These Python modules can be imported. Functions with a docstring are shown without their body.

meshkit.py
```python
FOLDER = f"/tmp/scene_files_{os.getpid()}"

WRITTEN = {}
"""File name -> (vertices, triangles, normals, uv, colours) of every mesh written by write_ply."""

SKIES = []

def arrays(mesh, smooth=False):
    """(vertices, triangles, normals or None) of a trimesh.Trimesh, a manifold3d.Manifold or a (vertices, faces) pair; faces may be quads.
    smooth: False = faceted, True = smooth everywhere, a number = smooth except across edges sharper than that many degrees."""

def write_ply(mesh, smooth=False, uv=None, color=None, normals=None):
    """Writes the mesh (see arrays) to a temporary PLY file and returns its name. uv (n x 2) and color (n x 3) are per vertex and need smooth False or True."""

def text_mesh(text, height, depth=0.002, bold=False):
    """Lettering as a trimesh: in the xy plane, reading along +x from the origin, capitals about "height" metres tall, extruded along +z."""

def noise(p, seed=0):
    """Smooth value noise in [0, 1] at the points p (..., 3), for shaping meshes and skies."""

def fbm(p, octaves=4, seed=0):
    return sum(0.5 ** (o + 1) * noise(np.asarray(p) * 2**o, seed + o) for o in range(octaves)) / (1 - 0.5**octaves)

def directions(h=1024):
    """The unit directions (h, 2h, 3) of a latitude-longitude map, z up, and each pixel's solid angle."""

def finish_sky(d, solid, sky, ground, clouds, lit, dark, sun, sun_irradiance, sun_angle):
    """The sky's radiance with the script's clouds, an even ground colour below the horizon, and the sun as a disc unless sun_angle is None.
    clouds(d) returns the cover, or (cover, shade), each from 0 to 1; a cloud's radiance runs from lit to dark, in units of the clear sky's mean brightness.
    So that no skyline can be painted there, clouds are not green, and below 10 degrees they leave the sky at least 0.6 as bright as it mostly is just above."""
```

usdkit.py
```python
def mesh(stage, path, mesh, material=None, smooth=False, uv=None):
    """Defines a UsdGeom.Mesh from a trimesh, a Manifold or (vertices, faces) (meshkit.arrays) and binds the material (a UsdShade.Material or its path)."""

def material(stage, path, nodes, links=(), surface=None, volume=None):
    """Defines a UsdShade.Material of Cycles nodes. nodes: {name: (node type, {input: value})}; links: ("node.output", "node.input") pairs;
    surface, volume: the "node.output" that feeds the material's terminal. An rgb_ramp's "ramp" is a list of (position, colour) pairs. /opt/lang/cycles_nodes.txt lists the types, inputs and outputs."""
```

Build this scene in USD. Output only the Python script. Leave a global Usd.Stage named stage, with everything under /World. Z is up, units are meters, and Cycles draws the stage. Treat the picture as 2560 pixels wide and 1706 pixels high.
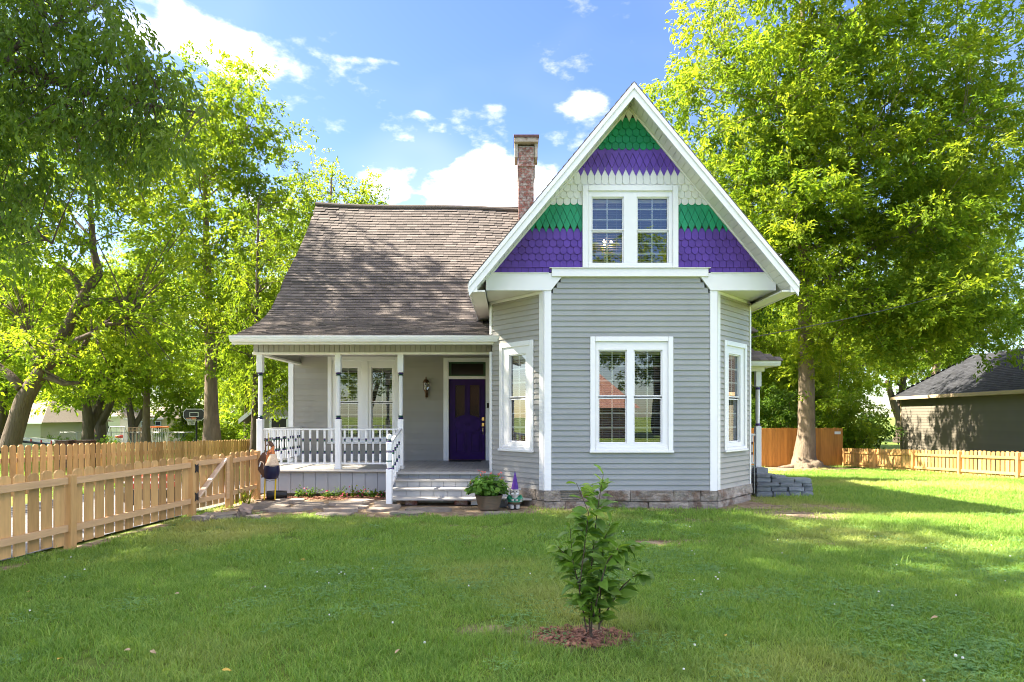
import math, numpy as np, trimesh, usdkit, meshkit
from pxr import Usd, UsdGeom, UsdLux, UsdShade, Gf, Sdf, Vt
from shapely.geometry import Polygon, box as sbox, Point
from shapely import affinity
from scipy.spatial import ConvexHull

stage = Usd.Stage.CreateInMemory()
UsdGeom.SetStageUpAxis(stage, "Z"); UsdGeom.SetStageMetersPerUnit(stage, 1.0)
UsdGeom.Xform.Define(stage, "/World"); stage.SetDefaultPrim(stage.GetPrimAtPath("/World"))
UsdGeom.Scope.Define(stage, "/World/Looks")

# ------------------------------------------------------------------ camera, sky, sun, exposure
F, CX, HZ, CAMZ = 1560.0, 1280.0, 1042.0, 1.6          # focal length and horizon in pixels of the 2560 wide photograph
cam = UsdGeom.Camera.Define(stage, "/World/camera")
cam.CreateHorizontalApertureAttr(36.0); cam.CreateVerticalApertureAttr(24.0)
cam.CreateFocalLengthAttr(36.0 * F / 2560.0)
cam.CreateVerticalApertureOffsetAttr((HZ - 853.0) / 2560.0 * 36.0)
cam.CreateClippingRangeAttr(Gf.Vec2f(0.05, 5000.0))
cam.AddTranslateOp().Set(Gf.Vec3d(0, 0, CAMZ)); cam.AddRotateXYZOp().Set(Gf.Vec3f(90, 0, 0))
EXPOSURE = 3.2
cam.CreateExposureAttr(EXPOSURE)

SUN_EL, SUN_BACK = math.radians(48), math.radians(3)   # from the left, a little behind the plane of the facade
SUN = np.array([-math.cos(SUN_EL) * math.cos(SUN_BACK), math.cos(SUN_EL) * math.sin(SUN_BACK), math.sin(SUN_EL)])
SUN_INT, SKY_STR = 0.74, 0.13
sun = UsdLux.DistantLight.Define(stage, "/World/sun_light")
sun.CreateNormalizeAttr(True); sun.CreateIntensityAttr(SUN_INT); sun.CreateAngleAttr(0.53); sun.CreateColorAttr(Gf.Vec3f(1.0, 0.90, 0.74))
q = Gf.Rotation(Gf.Vec3d(0, 0, 1), Gf.Vec3d(*map(float, SUN))).GetQuat()
sun.AddOrientOp(UsdGeom.XformOp.PrecisionDouble).Set(Gf.Quatd(q.GetReal(), *q.GetImaginary()))

def pix_dir(u, v):
    d = np.array([(u - CX) / F, 1.0, (HZ - v) / F]); return d / np.linalg.norm(d)

def sky():
    N = {"tc": ("texture_coordinate", {}),
         "sky": ("sky_texture", {"sky_type": "single_scattering", "sun_disc": False, "sun_elevation": SUN_EL, "sun_rotation": math.atan2(SUN[0], SUN[1]),
                                 "altitude": 100.0, "air_density": 1.0, "aerosol_density": .8, "ozone_density": 1.4}),
         "mp": ("mapping", {"scale": (1.0, 1.0, 2.0)}),
         "n1": ("noise_texture", {"scale": 9.0, "detail": 8.0, "roughness": 0.58}),
         "n2": ("noise_texture", {"scale": 2.0, "detail": 3.0, "roughness": 0.5})}
    L = [("tc.generated", "mp.vector"), ("mp.vector", "n1.vector"), ("mp.vector", "n2.vector")]
    # cumulus banks: direction, angular width and height, weight
    blobs = [(560, 112, .078, .030, .60), (455, 20, .045, .016, .28), (1200, 456, .130, .034, .58), (1010, 440, .060, .022, .40), (1460, 262, .050, .019, .46),
             (1240, 270, .025, .012, .30), (1055, 288, .02, .009, .28), (1000, 158, .16, .006, .20), (1700, 700, .5, .07, .3), (420, 760, .6, .07, .3)]
    prev = None
    for i, (u, v, w, h, a) in enumerate(blobs):
        d = pix_dir(u, v)
        right = np.array([d[1], -d[0], 0]); right /= np.linalg.norm(right); up = np.cross(right, d)
        N[f"x{i}"] = ("vector_math", {"math_type": "dot_product", "vector2": tuple(right / w)})
        N[f"y{i}"] = ("vector_math", {"math_type": "dot_product", "vector2": tuple(up / h)})
        N[f"y{i}b"] = ("math", {"math_type": "subtract", "value2": 0.0})
        N[f"xx{i}"] = ("math", {"math_type": "multiply"}); N[f"yy{i}"] = ("math", {"math_type": "multiply"})
        N[f"s{i}"] = ("math", {"math_type": "add"}); N[f"e{i}"] = ("math", {"math_type": "multiply", "value2": -1.0})
        N[f"g{i}"] = ("math", {"math_type": "exponent"}); N[f"f{i}"] = ("vector_math", {"math_type": "dot_product", "vector2": tuple(d)})
        N[f"fp{i}"] = ("math", {"math_type": "greater_than", "value2": 0.0}); N[f"fg{i}"] = ("math", {"math_type": "multiply"})
        N[f"ga{i}"] = ("math", {"math_type": "multiply", "value2": a})
        L += [("tc.generated", f"x{i}.vector1"), ("tc.generated", f"y{i}.vector1"), ("tc.generated", f"f{i}.vector1"), (f"x{i}.value", f"xx{i}.value1"), (f"x{i}.value", f"xx{i}.value2"),
              (f"y{i}.value", f"yy{i}.value1"), (f"y{i}.value", f"yy{i}.value2"), (f"xx{i}.value", f"s{i}.value1"), (f"yy{i}.value", f"s{i}.value2"),
              (f"s{i}.value", f"e{i}.value1"), (f"e{i}.value", f"g{i}.value1"), (f"f{i}.value", f"fp{i}.value1"), (f"g{i}.value", f"fg{i}.value1"), (f"fp{i}.value", f"fg{i}.value2"), (f"fg{i}.value", f"ga{i}.value1")]
        N.pop(f"y{i}b")
        if prev:
            N[f"m{i}"] = ("math", {"math_type": "maximum"}); L += [(prev, f"m{i}.value1"), (f"ga{i}.value", f"m{i}.value2")]; prev = f"m{i}.value"
        else:
            prev = f"ga{i}.value"
    N["nb"] = ("math", {"math_type": "multiply_add", "value2": 1.35, "value3": -0.64})
    N["n2b"] = ("math", {"math_type": "multiply_add", "value2": 0.7, "value3": -0.30})
    N["sx"] = ("separate_xyz", {}); N["lo1"] = ("map_range", {"range_type": "smoothstep", "from_min": .02, "from_max": .16, "to_min": 0.0, "to_max": .045}); N["lo2"] = ("map_range", {"range_type": "smoothstep", "from_min": .50, "from_max": .78, "to_min": 1.0, "to_max": 8.0})
    N["lo"] = ("math", {"math_type": "multiply"}); N["cb"] = ("math", {"math_type": "maximum"}); L += [("tc.generated", "sx.vector"), ("sx.z", "lo1.value"), ("sx.z", "lo2.value"), ("lo1.result", "lo.value1"), ("lo2.result", "lo.value2"), ("lo.value", "cb.value1"), (prev, "cb.value2")]; prev = "cb.value"
    N["c1"] = ("math", {"math_type": "add"}); N["c2"] = ("math", {"math_type": "add"})
    N["cm"] = ("map_range", {"range_type": "smoothstep", "from_min": 0.22, "from_max": 0.60, "to_min": 0.0, "to_max": 0.97})
    N["thin"] = ("map_range", {"range_type": "smoothstep", "from_min": 0.45, "from_max": 0.80, "to_min": 0.0, "to_max": 0.16})
    N["cov"] = ("math", {"math_type": "maximum"})
    N["sat"] = ("hsv", {"hue": .517, "saturation": SKY_SAT, "value": SKY_VAL})
    N["mix"] = ("mix_color", {"b": CLOUD})
    N["bg"] = ("background_shader", {"strength": SKY_STR})
    L += [("n1.fac", "nb.value1"), ("n2.fac", "n2b.value1"), ("nb.value", "c1.value1"), (prev, "c1.value2"), ("c1.value", "c2.value1"), ("n2b.value", "c2.value2"),
          ("c2.value", "cm.value"), ("n2.fac", "thin.value"), ("cm.result", "cov.value1"), ("thin.result", "cov.value2"), ("cov.value", "mix.fac"),
          ("sky.color", "sat.color"), ("sat.color", "mix.a"), ("mix.result", "bg.color")]
    m = usdkit.material(stage, "/World/Looks/sky_look", N, L, surface="bg.background")
    d = UsdLux.DomeLight.Define(stage, "/World/sky")
    d.CreateIntensityAttr(1.0)
    UsdShade.MaterialBindingAPI.Apply(d.GetPrim()).Bind(m)
    d.GetPrim().SetCustomDataByKey("kind", "structure")
SKY_SAT, SKY_VAL, CLOUD = 1.22, .32, (2.7, 2.5, 2.3)
sky()

# ------------------------------------------------------------------ helpers: naming and prims
used, OFF = {}, {}
def upath(parent, name):
    k = used.get((parent, name), -1) + 1; used[(parent, name)] = k
    return f"{parent}/{name}" if k == 0 else f"{parent}/{name}_{k:03d}"
def data(prim, label=None, category=None, group=None, kind=None):
    for k, v in (("label", label), ("category", category), ("group", group), ("kind", kind)):
        if v: prim.SetCustomDataByKey(k, v)
def thing(name, label, category, loc=(0, 0, 0), group=None, rotz=0.0, scale=None):
    p = upath("/World", name); x = UsdGeom.Xform.Define(stage, p)
    x.AddTranslateOp().Set(Gf.Vec3d(*map(float, loc)))
    if rotz: x.AddRotateZOp().Set(float(rotz))
    if scale: x.AddScaleOp().Set(Gf.Vec3f(*map(float, scale)))
    OFF[p] = np.asarray(loc, float)
    data(x.GetPrim(), label, category, group); return p
def copy(src, label, category, loc, rotz=0.0, scale=None, group=None):
    name = src.split("/")[-1]
    p = upath("/World", name); x = UsdGeom.Xform.Define(stage, p)
    x.AddTranslateOp().Set(Gf.Vec3d(*map(float, loc))); x.AddRotateZOp().Set(float(rotz))
    if scale: x.AddScaleOp().Set(Gf.Vec3f(*map(float, scale)))
    x.GetPrim().GetReferences().AddInternalReference(src); x.GetPrim().SetInstanceable(True)
    data(x.GetPrim(), label, category, group); return p
def group(parent, name, label=None):
    p = upath(parent, name); UsdGeom.Xform.Define(stage, p)
    if label: stage.GetPrimAtPath(p).SetCustomDataByKey("label", label)
    return p
def offset_of(path):
    parts = path.split("/"); return OFF.get("/".join(parts[:3]), np.zeros(3))
def emit(parent, name, m, mat, tone=None, smooth=False, local=False, **kw):
    """one Mesh prim from (vertices, faces) in world coordinates (or local to the thing)."""
    v, f = (m.vertices, m.faces) if hasattr(m, "vertices") else m
    v, f = np.asarray(v, float), np.asarray(f)
    if not local: v = v - offset_of(parent)
    p = upath(parent, name)
    if smooth is not False:
        if f.shape[1] == 4: f = np.vstack([f[:, [0, 1, 2]], f[:, [0, 2, 3]]])
        pr = usdkit.mesh(stage, p, (v, f), None, smooth=smooth)
    else:
        pr = UsdGeom.Mesh.Define(stage, p)
        pr.CreatePointsAttr(Vt.Vec3fArray.FromNumpy(v.astype(np.float32)))
        pr.CreateFaceVertexCountsAttr(Vt.IntArray.FromNumpy(np.full(len(f), f.shape[1], np.int32)))
        pr.CreateFaceVertexIndicesAttr(Vt.IntArray.FromNumpy(f.astype(np.int32).ravel()))
        pr.CreateSubdivisionSchemeAttr("none")
    UsdShade.MaterialBindingAPI.Apply(pr.GetPrim()).Bind(UsdShade.Material.Get(stage, "/World/Looks/" + mat))
    if tone is not None:
        n = len(pr.GetPointsAttr().Get())
        t = np.asarray(tone, np.float32)
        t = np.full(n, float(t), np.float32) if t.ndim == 0 else t
        UsdGeom.PrimvarsAPI(pr).CreatePrimvar("tone", Sdf.ValueTypeNames.FloatArray, "vertex").Set(Vt.FloatArray.FromNumpy(t))
    data(pr.GetPrim(), **kw); return p

# ------------------------------------------------------------------ helpers: shapes, all as (vertices, triangles)
def join(ms):
    vs, fs, n = [], [], 0
    for v, f in ms:
        vs.append(v); fs.append(np.asarray(f) + n); n += len(v)
    return np.vstack(vs), np.vstack(fs)
def _topo():
    sg, ax = [], []
    for x in (-1, 1):
        for y in (-1, 1):
            for z in (-1, 1):
                for a in range(3): sg.append((x, y, z)); ax.append(a)
    sg, ax = np.array(sg, float), np.array(ax)
    c = np.full((24, 3), .3); c[np.arange(24), ax] = 0
    P = sg * (1 - c); f = ConvexHull(P).simplices
    n = np.cross(P[f[:, 1]] - P[f[:, 0]], P[f[:, 2]] - P[f[:, 0]]); flip = (n * P[f].mean(1)).sum(1) < 0
    f[flip] = f[flip][:, ::-1]
    return sg, ax, f
_SG, _AX, _FF = _topo()
def obox(c, axes, half, ch=0.004):
    half = np.asarray(half, float); ch = min(ch, half.min() * .8)
    k = np.full((24, 3), ch); k[np.arange(24), _AX] = 0
    return np.asarray(c, float) + (_SG * (half - k)) @ np.asarray(axes, float), _FF
_B8 = np.array([(x, y, z) for x in (-1, 1) for y in (-1, 1) for z in (-1, 1)], float)
_BF = np.array([[0, 1, 3], [0, 3, 2], [4, 6, 7], [4, 7, 5], [0, 4, 5], [0, 5, 1], [2, 3, 7], [2, 7, 6], [0, 2, 6], [0, 6, 4], [1, 5, 7], [1, 7, 3]])
def hexa(pts): return np.asarray(pts, float), _BF          # 8 corners in _B8 order
def bx(x0, x1, y0, y1, z0, z1, ch=0.004):
    c = ((x0 + x1) / 2, (y0 + y1) / 2, (z0 + z1) / 2); h = (abs(x1 - x0) / 2, abs(y1 - y0) / 2, abs(z1 - z0) / 2)
    return obox(c, np.eye(3), h, ch) if ch else (np.asarray(c) + _B8 * h, _BF)
def bar(p0, p1, w, h, up=(0, 0, 1), ch=0.004):
    p0, p1 = np.asarray(p0, float), np.asarray(p1, float); d = p1 - p0; L = np.linalg.norm(d); d /= L
    s = np.cross(d, up); s /= np.linalg.norm(s); u = np.cross(s, d)
    return obox((p0 + p1) / 2, [d, s, u], (L / 2, w / 2, h / 2), ch)
def tube(pts, radii, n=8, cap=True):
    p = np.asarray(pts, float); r = np.broadcast_to(np.asarray(radii, float), (len(p),))
    t = np.gradient(p, axis=0); t /= np.linalg.norm(t, axis=1, keepdims=True) + 1e-12
    ref = np.array([0, 0, 1.0]) if abs(t[:, 2]).mean() < .8 else np.array([1.0, 0, 0])
    a = np.cross(t, ref); a /= np.linalg.norm(a, axis=1, keepdims=True) + 1e-12; b = np.cross(t, a)
    ang = np.arange(n) * 2 * np.pi / n
    v = (p[:, None] + r[:, None, None] * (np.cos(ang)[None, :, None] * a[:, None] + np.sin(ang)[None, :, None] * b[:, None])).reshape(-1, 3)
    i, j = np.meshgrid(np.arange(len(p) - 1), np.arange(n), indexing="ij")
    qd = np.stack([i * n + j, i * n + (j + 1) % n, (i + 1) * n + (j + 1) % n, (i + 1) * n + j], -1).reshape(-1, 4)
    f = np.vstack([qd[:, [0, 2, 1]], qd[:, [0, 3, 2]]])
    if cap:
        k = len(v); v = np.vstack([v, p[:1], p[-1:]]); j = np.arange(n); jj = (j + 1) % n; e = (len(p) - 1) * n
        f = np.vstack([f, np.stack([np.full(n, k), j, jj], 1), np.stack([np.full(n, k + 1), e + jj, e + j], 1)])
    return v, f
def lathe(prof, c, n=14, axis=None):
    """prof: (radius, height) pairs from the bottom up, about a vertical axis at c."""
    pr = np.asarray(prof, float); ang = np.arange(n) * 2 * np.pi / n
    v = np.stack([pr[:, 0, None] * np.cos(ang), pr[:, 0, None] * np.sin(ang), np.repeat(pr[:, 1, None], n, 1)], -1).reshape(-1, 3)
    i, j = np.meshgrid(np.arange(len(pr) - 1), np.arange(n), indexing="ij")
    qd = np.stack([i * n + j, i * n + (j + 1) % n, (i + 1) * n + (j + 1) % n, (i + 1) * n + j], -1).reshape(-1, 4)
    f = np.vstack([qd[:, [0, 1, 2]], qd[:, [0, 2, 3]]]); k = len(v); j = np.arange(n); jj = (j + 1) % n; e = (len(pr) - 1) * n
    v = np.vstack([v, [[0, 0, pr[0, 1]]], [[0, 0, pr[-1, 1]]]])
    f = np.vstack([f, np.stack([np.full(n, k), jj, j], 1), np.stack([np.full(n, k + 1), e + j, e + jj], 1)])
    if axis is not None: v = v @ np.asarray(axis, float)
    return v + np.asarray(c, float), f
class Frame:
    """a wall plane: s along it, z up, d outward."""
    def __init__(self, a, b, flip=False):
        self.a = np.array([a[0], a[1], 0.0]); e = np.array([b[0] - a[0], b[1] - a[1], 0.0]); self.len = np.linalg.norm(e); self.e = e / self.len
        self.n = np.array([self.e[1], -self.e[0], 0.0])       # outward when walking left to right as seen from outside
        self.axes = np.array([self.e, -self.n, [0, 0, 1.0]])
    def pt(self, s, z, d=0.0):
        s, z, d = np.broadcast_arrays(np.asarray(s, float), np.asarray(z, float), np.asarray(d, float))
        return self.a + s[..., None] * self.e + z[..., None] * np.array([0, 0, 1.0]) + d[..., None] * self.n
    def box(self, s0, s1, z0, z1, d0, d1, ch=0.004):
        return obox(self.pt((s0 + s1) / 2, (z0 + z1) / 2, (d0 + d1) / 2), self.axes, ((s1 - s0) / 2, abs(d1 - d0) / 2, (z1 - z0) / 2), ch)
    def poly(self, pg, d0, d1, shear=None):
        """extrude a shapely polygon in (s, z) from depth d0 to d1; shear(z) adds depth."""
        m = trimesh.creation.extrude_polygon(pg, 1.0); v = np.array(m.vertices)
        d = d0 + v[:, 2] * (d1 - d0) + (shear(v[:, 1]) if shear else 0)
        f = np.array(m.faces)
        return self.pt(v[:, 0], v[:, 1], d), f      # (s, z, d) is left handed against (e, -n, z): orientation holds
    def lap(self, s0, s1, z0, z1, d=0.0, proud=0.016, clip=None):
        """one lap board: thin at the top, proud at the bottom; clip cuts it in height."""
        if clip:
            k = lambda z: proud + (.003 - proud) * (z - z0) / (z1 - z0)
            a, b = max(z0, clip[0]), min(z1, clip[1]); c = [(s, z, q) for s in (s0, s1) for q_, in ((0,), (1,)) for z, q in ((a, d - .004 if q_ == 0 else d + k(a)), (b, d - .004 if q_ == 0 else d + k(b)))]
            return np.array([self.pt(*q) for q in c]), _BF[:, ::-1]
        c = [(s0, z0, d - .004), (s0, z1, d - .004), (s0, z0, d + proud), (s0, z1, d + .003), (s1, z0, d - .004), (s1, z1, d - .004), (s1, z0, d + proud), (s1, z1, d + .003)]
        # order x(s) y(depth, inner first) z
        p = np.array([self.pt(*q) for q in c]); return p, _BF[:, ::-1]
    def ray(self, u):
        """s where the photograph's column u meets this wall."""
        k = (u - CX) / F
        return (k * self.a[1] - self.a[0]) / (self.e[0] - k * self.e[1])
def PX(u, Y): return (u - CX) / F * Y
def PZ(v, Y): return CAMZ + (HZ - v) / F * Y
def rng(s): return np.random.default_rng(s)
def rock(c, size, seed, sub=2, rough=.16, rot=0.0, flat_top=False):
    m = trimesh.creation.box((1, 1, 1))
    for _ in range(sub): m = m.subdivide()
    v = np.array(m.vertices); r = np.linalg.norm(v, axis=1, keepdims=True)
    v = v * .72 + v / r * .5 * .28 * 1.15
    n = np.stack([meshkit.fbm(v * 2.3 + seed * 7.1 + 31 * k, 3, seed) for k in range(3)], 1) - .5
    v = v + n * rough * 2
    v = v * np.asarray(size)
    if rot: cs, sn = math.cos(rot), math.sin(rot); v = np.stack([v[:, 0] * cs - v[:, 1] * sn, v[:, 0] * sn + v[:, 1] * cs, v[:, 2]], 1)
    return v + np.asarray(c, float), np.array(m.faces)

# ------------------------------------------------------------------ helpers: materials
def M(name, col, rough=.6, tone=0.0, col2=None, noise=None, bump=None, spec=.4, stain=None, metallic=0.0, gscale=None):
    """a painted, wooden or mineral surface: base colour shifted per piece by 'tone', mottled by noise, with fine relief."""
    N = {"geo": ("geometry", {}), "p": ("principled_bsdf", {"roughness": rough, "specular_ior_level": spec, "metallic": metallic, "base_color": col})}
    L, cur = [], None
    if tone:
        N["at"] = ("attribute", {"attribute": "tone"})
        N["rp"] = ("rgb_ramp", {"ramp": [(0, tuple(c * (1 - tone) for c in col)), (1, tuple(c * (1 + tone) for c in (col2 or col)))]})
        L += [("at.fac", "rp.fac")]; cur = "rp.color"
    if noise:
        sc, amt, vec = noise[0], noise[1], (noise[2] if len(noise) > 2 else (1, 1, 1))
        N["mp"] = ("mapping", {"scale": vec}); N["nz"] = ("noise_texture", {"scale": sc, "detail": 5.0, "roughness": .6})
        N["nr"] = ("map_range", {"from_min": .25, "from_max": .75, "to_min": 1 - amt, "to_max": 1 + amt})
        N["mx"] = ("mix_color", {"blend_type": "multiply", "fac": 1.0, "a": col, "use_clamp": False})
        L += [("geo.position", "mp.vector"), ("mp.vector", "nz.vector"), ("nz.fac", "nr.value"), ("nr.result", "mx.b")]
        if cur: L.append((cur, "mx.a"))
        cur = "mx.result"
    if stain:
        sc, c2, lo, hi = stain
        N["sn"] = ("noise_texture", {"scale": sc, "detail": 6.0, "roughness": .65}); N["sr"] = ("map_range", {"range_type": "smoothstep", "from_min": lo, "from_max": hi, "to_min": 0.0, "to_max": 1.0})
        N["sm"] = ("mix_color", {"a": col, "b": c2}); L += [("geo.position", "sn.vector"), ("sn.fac", "sr.value"), ("sr.result", "sm.fac")]
        if cur: L.append((cur, "sm.a"))
        cur = "sm.result"
    if cur: L.append((cur, "p.base_color"))
    if bump:
        sc, st, ds, vec = bump
        N["bm"] = ("mapping", {"scale": vec}); N["bn"] = ("noise_texture", {"scale": sc, "detail": 5.0, "roughness": .6}); N["b"] = ("bump", {"strength": st, "distance": ds})
        L += [("geo.position", "bm.vector"), ("bm.vector", "bn.vector"), ("bn.fac", "b.height"), ("b.normal", "p.normal")]
    usdkit.material(stage, "/World/Looks/" + name, N, L, surface="p.BSDF"); return name
def leaf_mat(name, dark, mid, light, trans, fac=.42, rough=.5, spec=.16):
    N = {"at": ("attribute", {"attribute": "tone"}), "rp": ("rgb_ramp", {"ramp": [(0, dark), (.5, mid), (1, light)]}),
         "p": ("principled_bsdf", {"roughness": rough, "specular_ior_level": spec}),
         "tm": ("mix_color", {"blend_type": "multiply", "fac": 1.0, "b": trans, "use_clamp": False}), "t": ("translucent_bsdf", {}), "m": ("mix_closure", {"fac": fac})}
    L = [("at.fac", "rp.fac"), ("rp.color", "p.base_color"), ("rp.color", "tm.a"), ("tm.result", "t.color"), ("p.BSDF", "m.closure1"), ("t.BSDF", "m.closure2")]
    usdkit.material(stage, "/World/Looks/" + name, N, L, surface="m.closure"); return name
def glass_mat(name, tint=(.9, .93, .92), ior=1.55, rough=0.0):
    N = {"f": ("fresnel", {"IOR": ior}), "fm": ("math", {"math_type": "multiply_add", "value2": 2.0, "value3": .06, "use_clamp": True}), "t": ("transparent_bsdf", {"color": tint}), "g": ("glossy_bsdf", {"color": (.95, .97, 1), "roughness": rough}), "m": ("mix_closure", {})}
    usdkit.material(stage, "/World/Looks/" + name, N, [("f.fac", "fm.value1"), ("fm.value", "m.fac"), ("t.BSDF", "m.closure1"), ("g.BSDF", "m.closure2")], surface="m.closure")
def glow_mat(name, col, s):
    usdkit.material(stage, "/World/Looks/" + name, {"e": ("emission", {"color": col, "strength": s})}, [], surface="e.emission")

M("white_paint", (.74, .74, .735), .42, noise=(1.3, .035), bump=(60, .05, .01, (1, 1, 1)))
M("white_vinyl", (.72, .72, .725), .36, noise=(2.0, .025))
M("cream_soffit", (.72, .71, .66), .5, noise=(2.0, .04))
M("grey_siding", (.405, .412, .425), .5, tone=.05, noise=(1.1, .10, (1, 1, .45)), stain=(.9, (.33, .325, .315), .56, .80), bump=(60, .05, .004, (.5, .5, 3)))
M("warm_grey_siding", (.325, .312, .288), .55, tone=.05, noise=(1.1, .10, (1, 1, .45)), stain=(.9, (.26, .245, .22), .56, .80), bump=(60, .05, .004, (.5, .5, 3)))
M("porch_grey", (.34, .345, .35), .55, tone=.06, noise=(3, .07), bump=(25, .15, .01, (8, .6, 8)))
M("deck_grey", (.36, .35, .335), .5, tone=.06, noise=(3, .10), bump=(30, .2, .01, (8, .8, 8)))
M("skirt_grey", (.31, .335, .365), .6, tone=.05, noise=(2.4, .08), bump=(25, .2, .01, (8, 8, .6)))
M("purple_paint", (.115, .050, .36), .5, tone=.13, noise=(5, .12), bump=(40, .3, .012, (6, 6, .7)))
M("green_paint", (.010, .24, .115), .5, tone=.12, noise=(5, .12), bump=(40, .3, .012, (6, 6, .7)))
M("white_shingle", (.78, .78, .80), .5, tone=.03, noise=(5, .04), bump=(40, .3, .012, (6, 6, .7)))
M("collar_purple", (.035, .016, .11), .4); M("collar_green", (.008, .07, .045), .4)
M("door_purple", (.024, .004, .082), .4, spec=.15, noise=(6, .15), bump=(40, .15, .01, (6, 6, .6)))
M("transom_green", (.010, .055, .018), .4)
M("roof_shingle", (.110, .096, .089), .85, tone=.26, col2=(.138, .118, .108), noise=(70, .2), bump=(160, .5, .01, (1, 1, 1)), spec=.25)
M("dark_shingle", (.030, .032, .038), .85, tone=.35, noise=(55, .3), bump=(160, .5, .01, (1, 1, 1)), spec=.25)
M("underlay", (.035, .030, .028), .9)
M("tan_shingle", (.20, .17, .14), .85, tone=.2, noise=(6, .15))
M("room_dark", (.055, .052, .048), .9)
M("blind_white", (.52, .52, .50), .5)
M("brick", (.19, .066, .048), .8, tone=.3, noise=(30, .2), stain=(11, (.33, .30, .27), .40, .66), bump=(60, .5, .01, (1, 1, 1)))
M("mortar", (.30, .27, .24), .9, noise=(20, .15), bump=(60, .5, .01, (1, 1, 1)))
M("cap_stone", (.33, .29, .25), .85, noise=(12, .2), stain=(3.0, (.16, .10, .075), .52, .66), bump=(60, .4, .01, (1, 1, 1)))
M("metal_cap", (.10, .045, .04), .6, noise=(10, .3))
M("foundation_stone", (.30, .262, .225), .9, tone=.2, noise=(9, .28), stain=(3.2, (.17, .115, .085), .46, .66), bump=(22, 1.0, .04, (1, 1, 1)))
M("wall_stone", (.205, .22, .24), .85, tone=.16, noise=(9, .2), bump=(28, .8, .02, (1, 1, 1)))
M("flag_stone", (.235, .20, .168), .88, tone=.22, noise=(7, .22), stain=(2.5, (.25, .19, .15), .5, .7), bump=(24, .6, .02, (1, 1, 1)))
M("loose_rock", (.25, .185, .155), .88, tone=.22, noise=(7, .22), bump=(24, .7, .02, (1, 1, 1)))
M("fence_wood", (.44, .252, .085), .68, tone=.24, col2=(.49, .29, .11), noise=(7, .20, (3, 3, .35)), bump=(26, .35, .01, (6, 6, .5)), spec=.25)
M("fence_wood_near", (.46, .27, .105), .68, tone=.24, col2=(.51, .31, .13), noise=(7, .17, (3, 3, .35)), stain=(11, (.22, .12, .06), .70, .80), bump=(26, .4, .01, (6, 6, .5)), spec=.25)
M("rail_wood", (.56, .36, .195), .66, tone=.10, noise=(6, .14, (2, .4, 4)), bump=(26, .35, .01, (5, .5, 5)), spec=.25)
M("brace_wood", (.62, .46, .33), .66, tone=.05, noise=(6, .12, (2, .4, 4)))
M("plank_wood", (.46, .20, .045), .66, tone=.15, noise=(5, .2, (3, 3, .3)), bump=(26, .35, .01, (6, 6, .5)), spec=.25)
M("black_iron", (.012, .012, .013), .45); M("brass", (.62, .45, .20), .28, metallic=1.0)
M("bronze", (.11, .060, .028), .5, metallic=.35, noise=(20, .4)); M("bulb_white", (.8, .78, .7), .3)
M("bark", (.20, .150, .110), .92, noise=(4, .30, (2, 2, .5)), bump=(9, 1.0, .06, (2.2, 2.2, .45)))
M("bark_light", (.20, .155, .110), .92, noise=(3.2, .28, (2, 2, .5)), stain=(1.7, (.11, .085, .06), .5, .72), bump=(8, .9, .05, (2.2, 2.2, .5)))
M("bark_mid", (.115, .086, .062), .92, noise=(4, .3, (2, 2, .5)), bump=(9, 1.0, .06, (2.2, 2.2, .45)))
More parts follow.
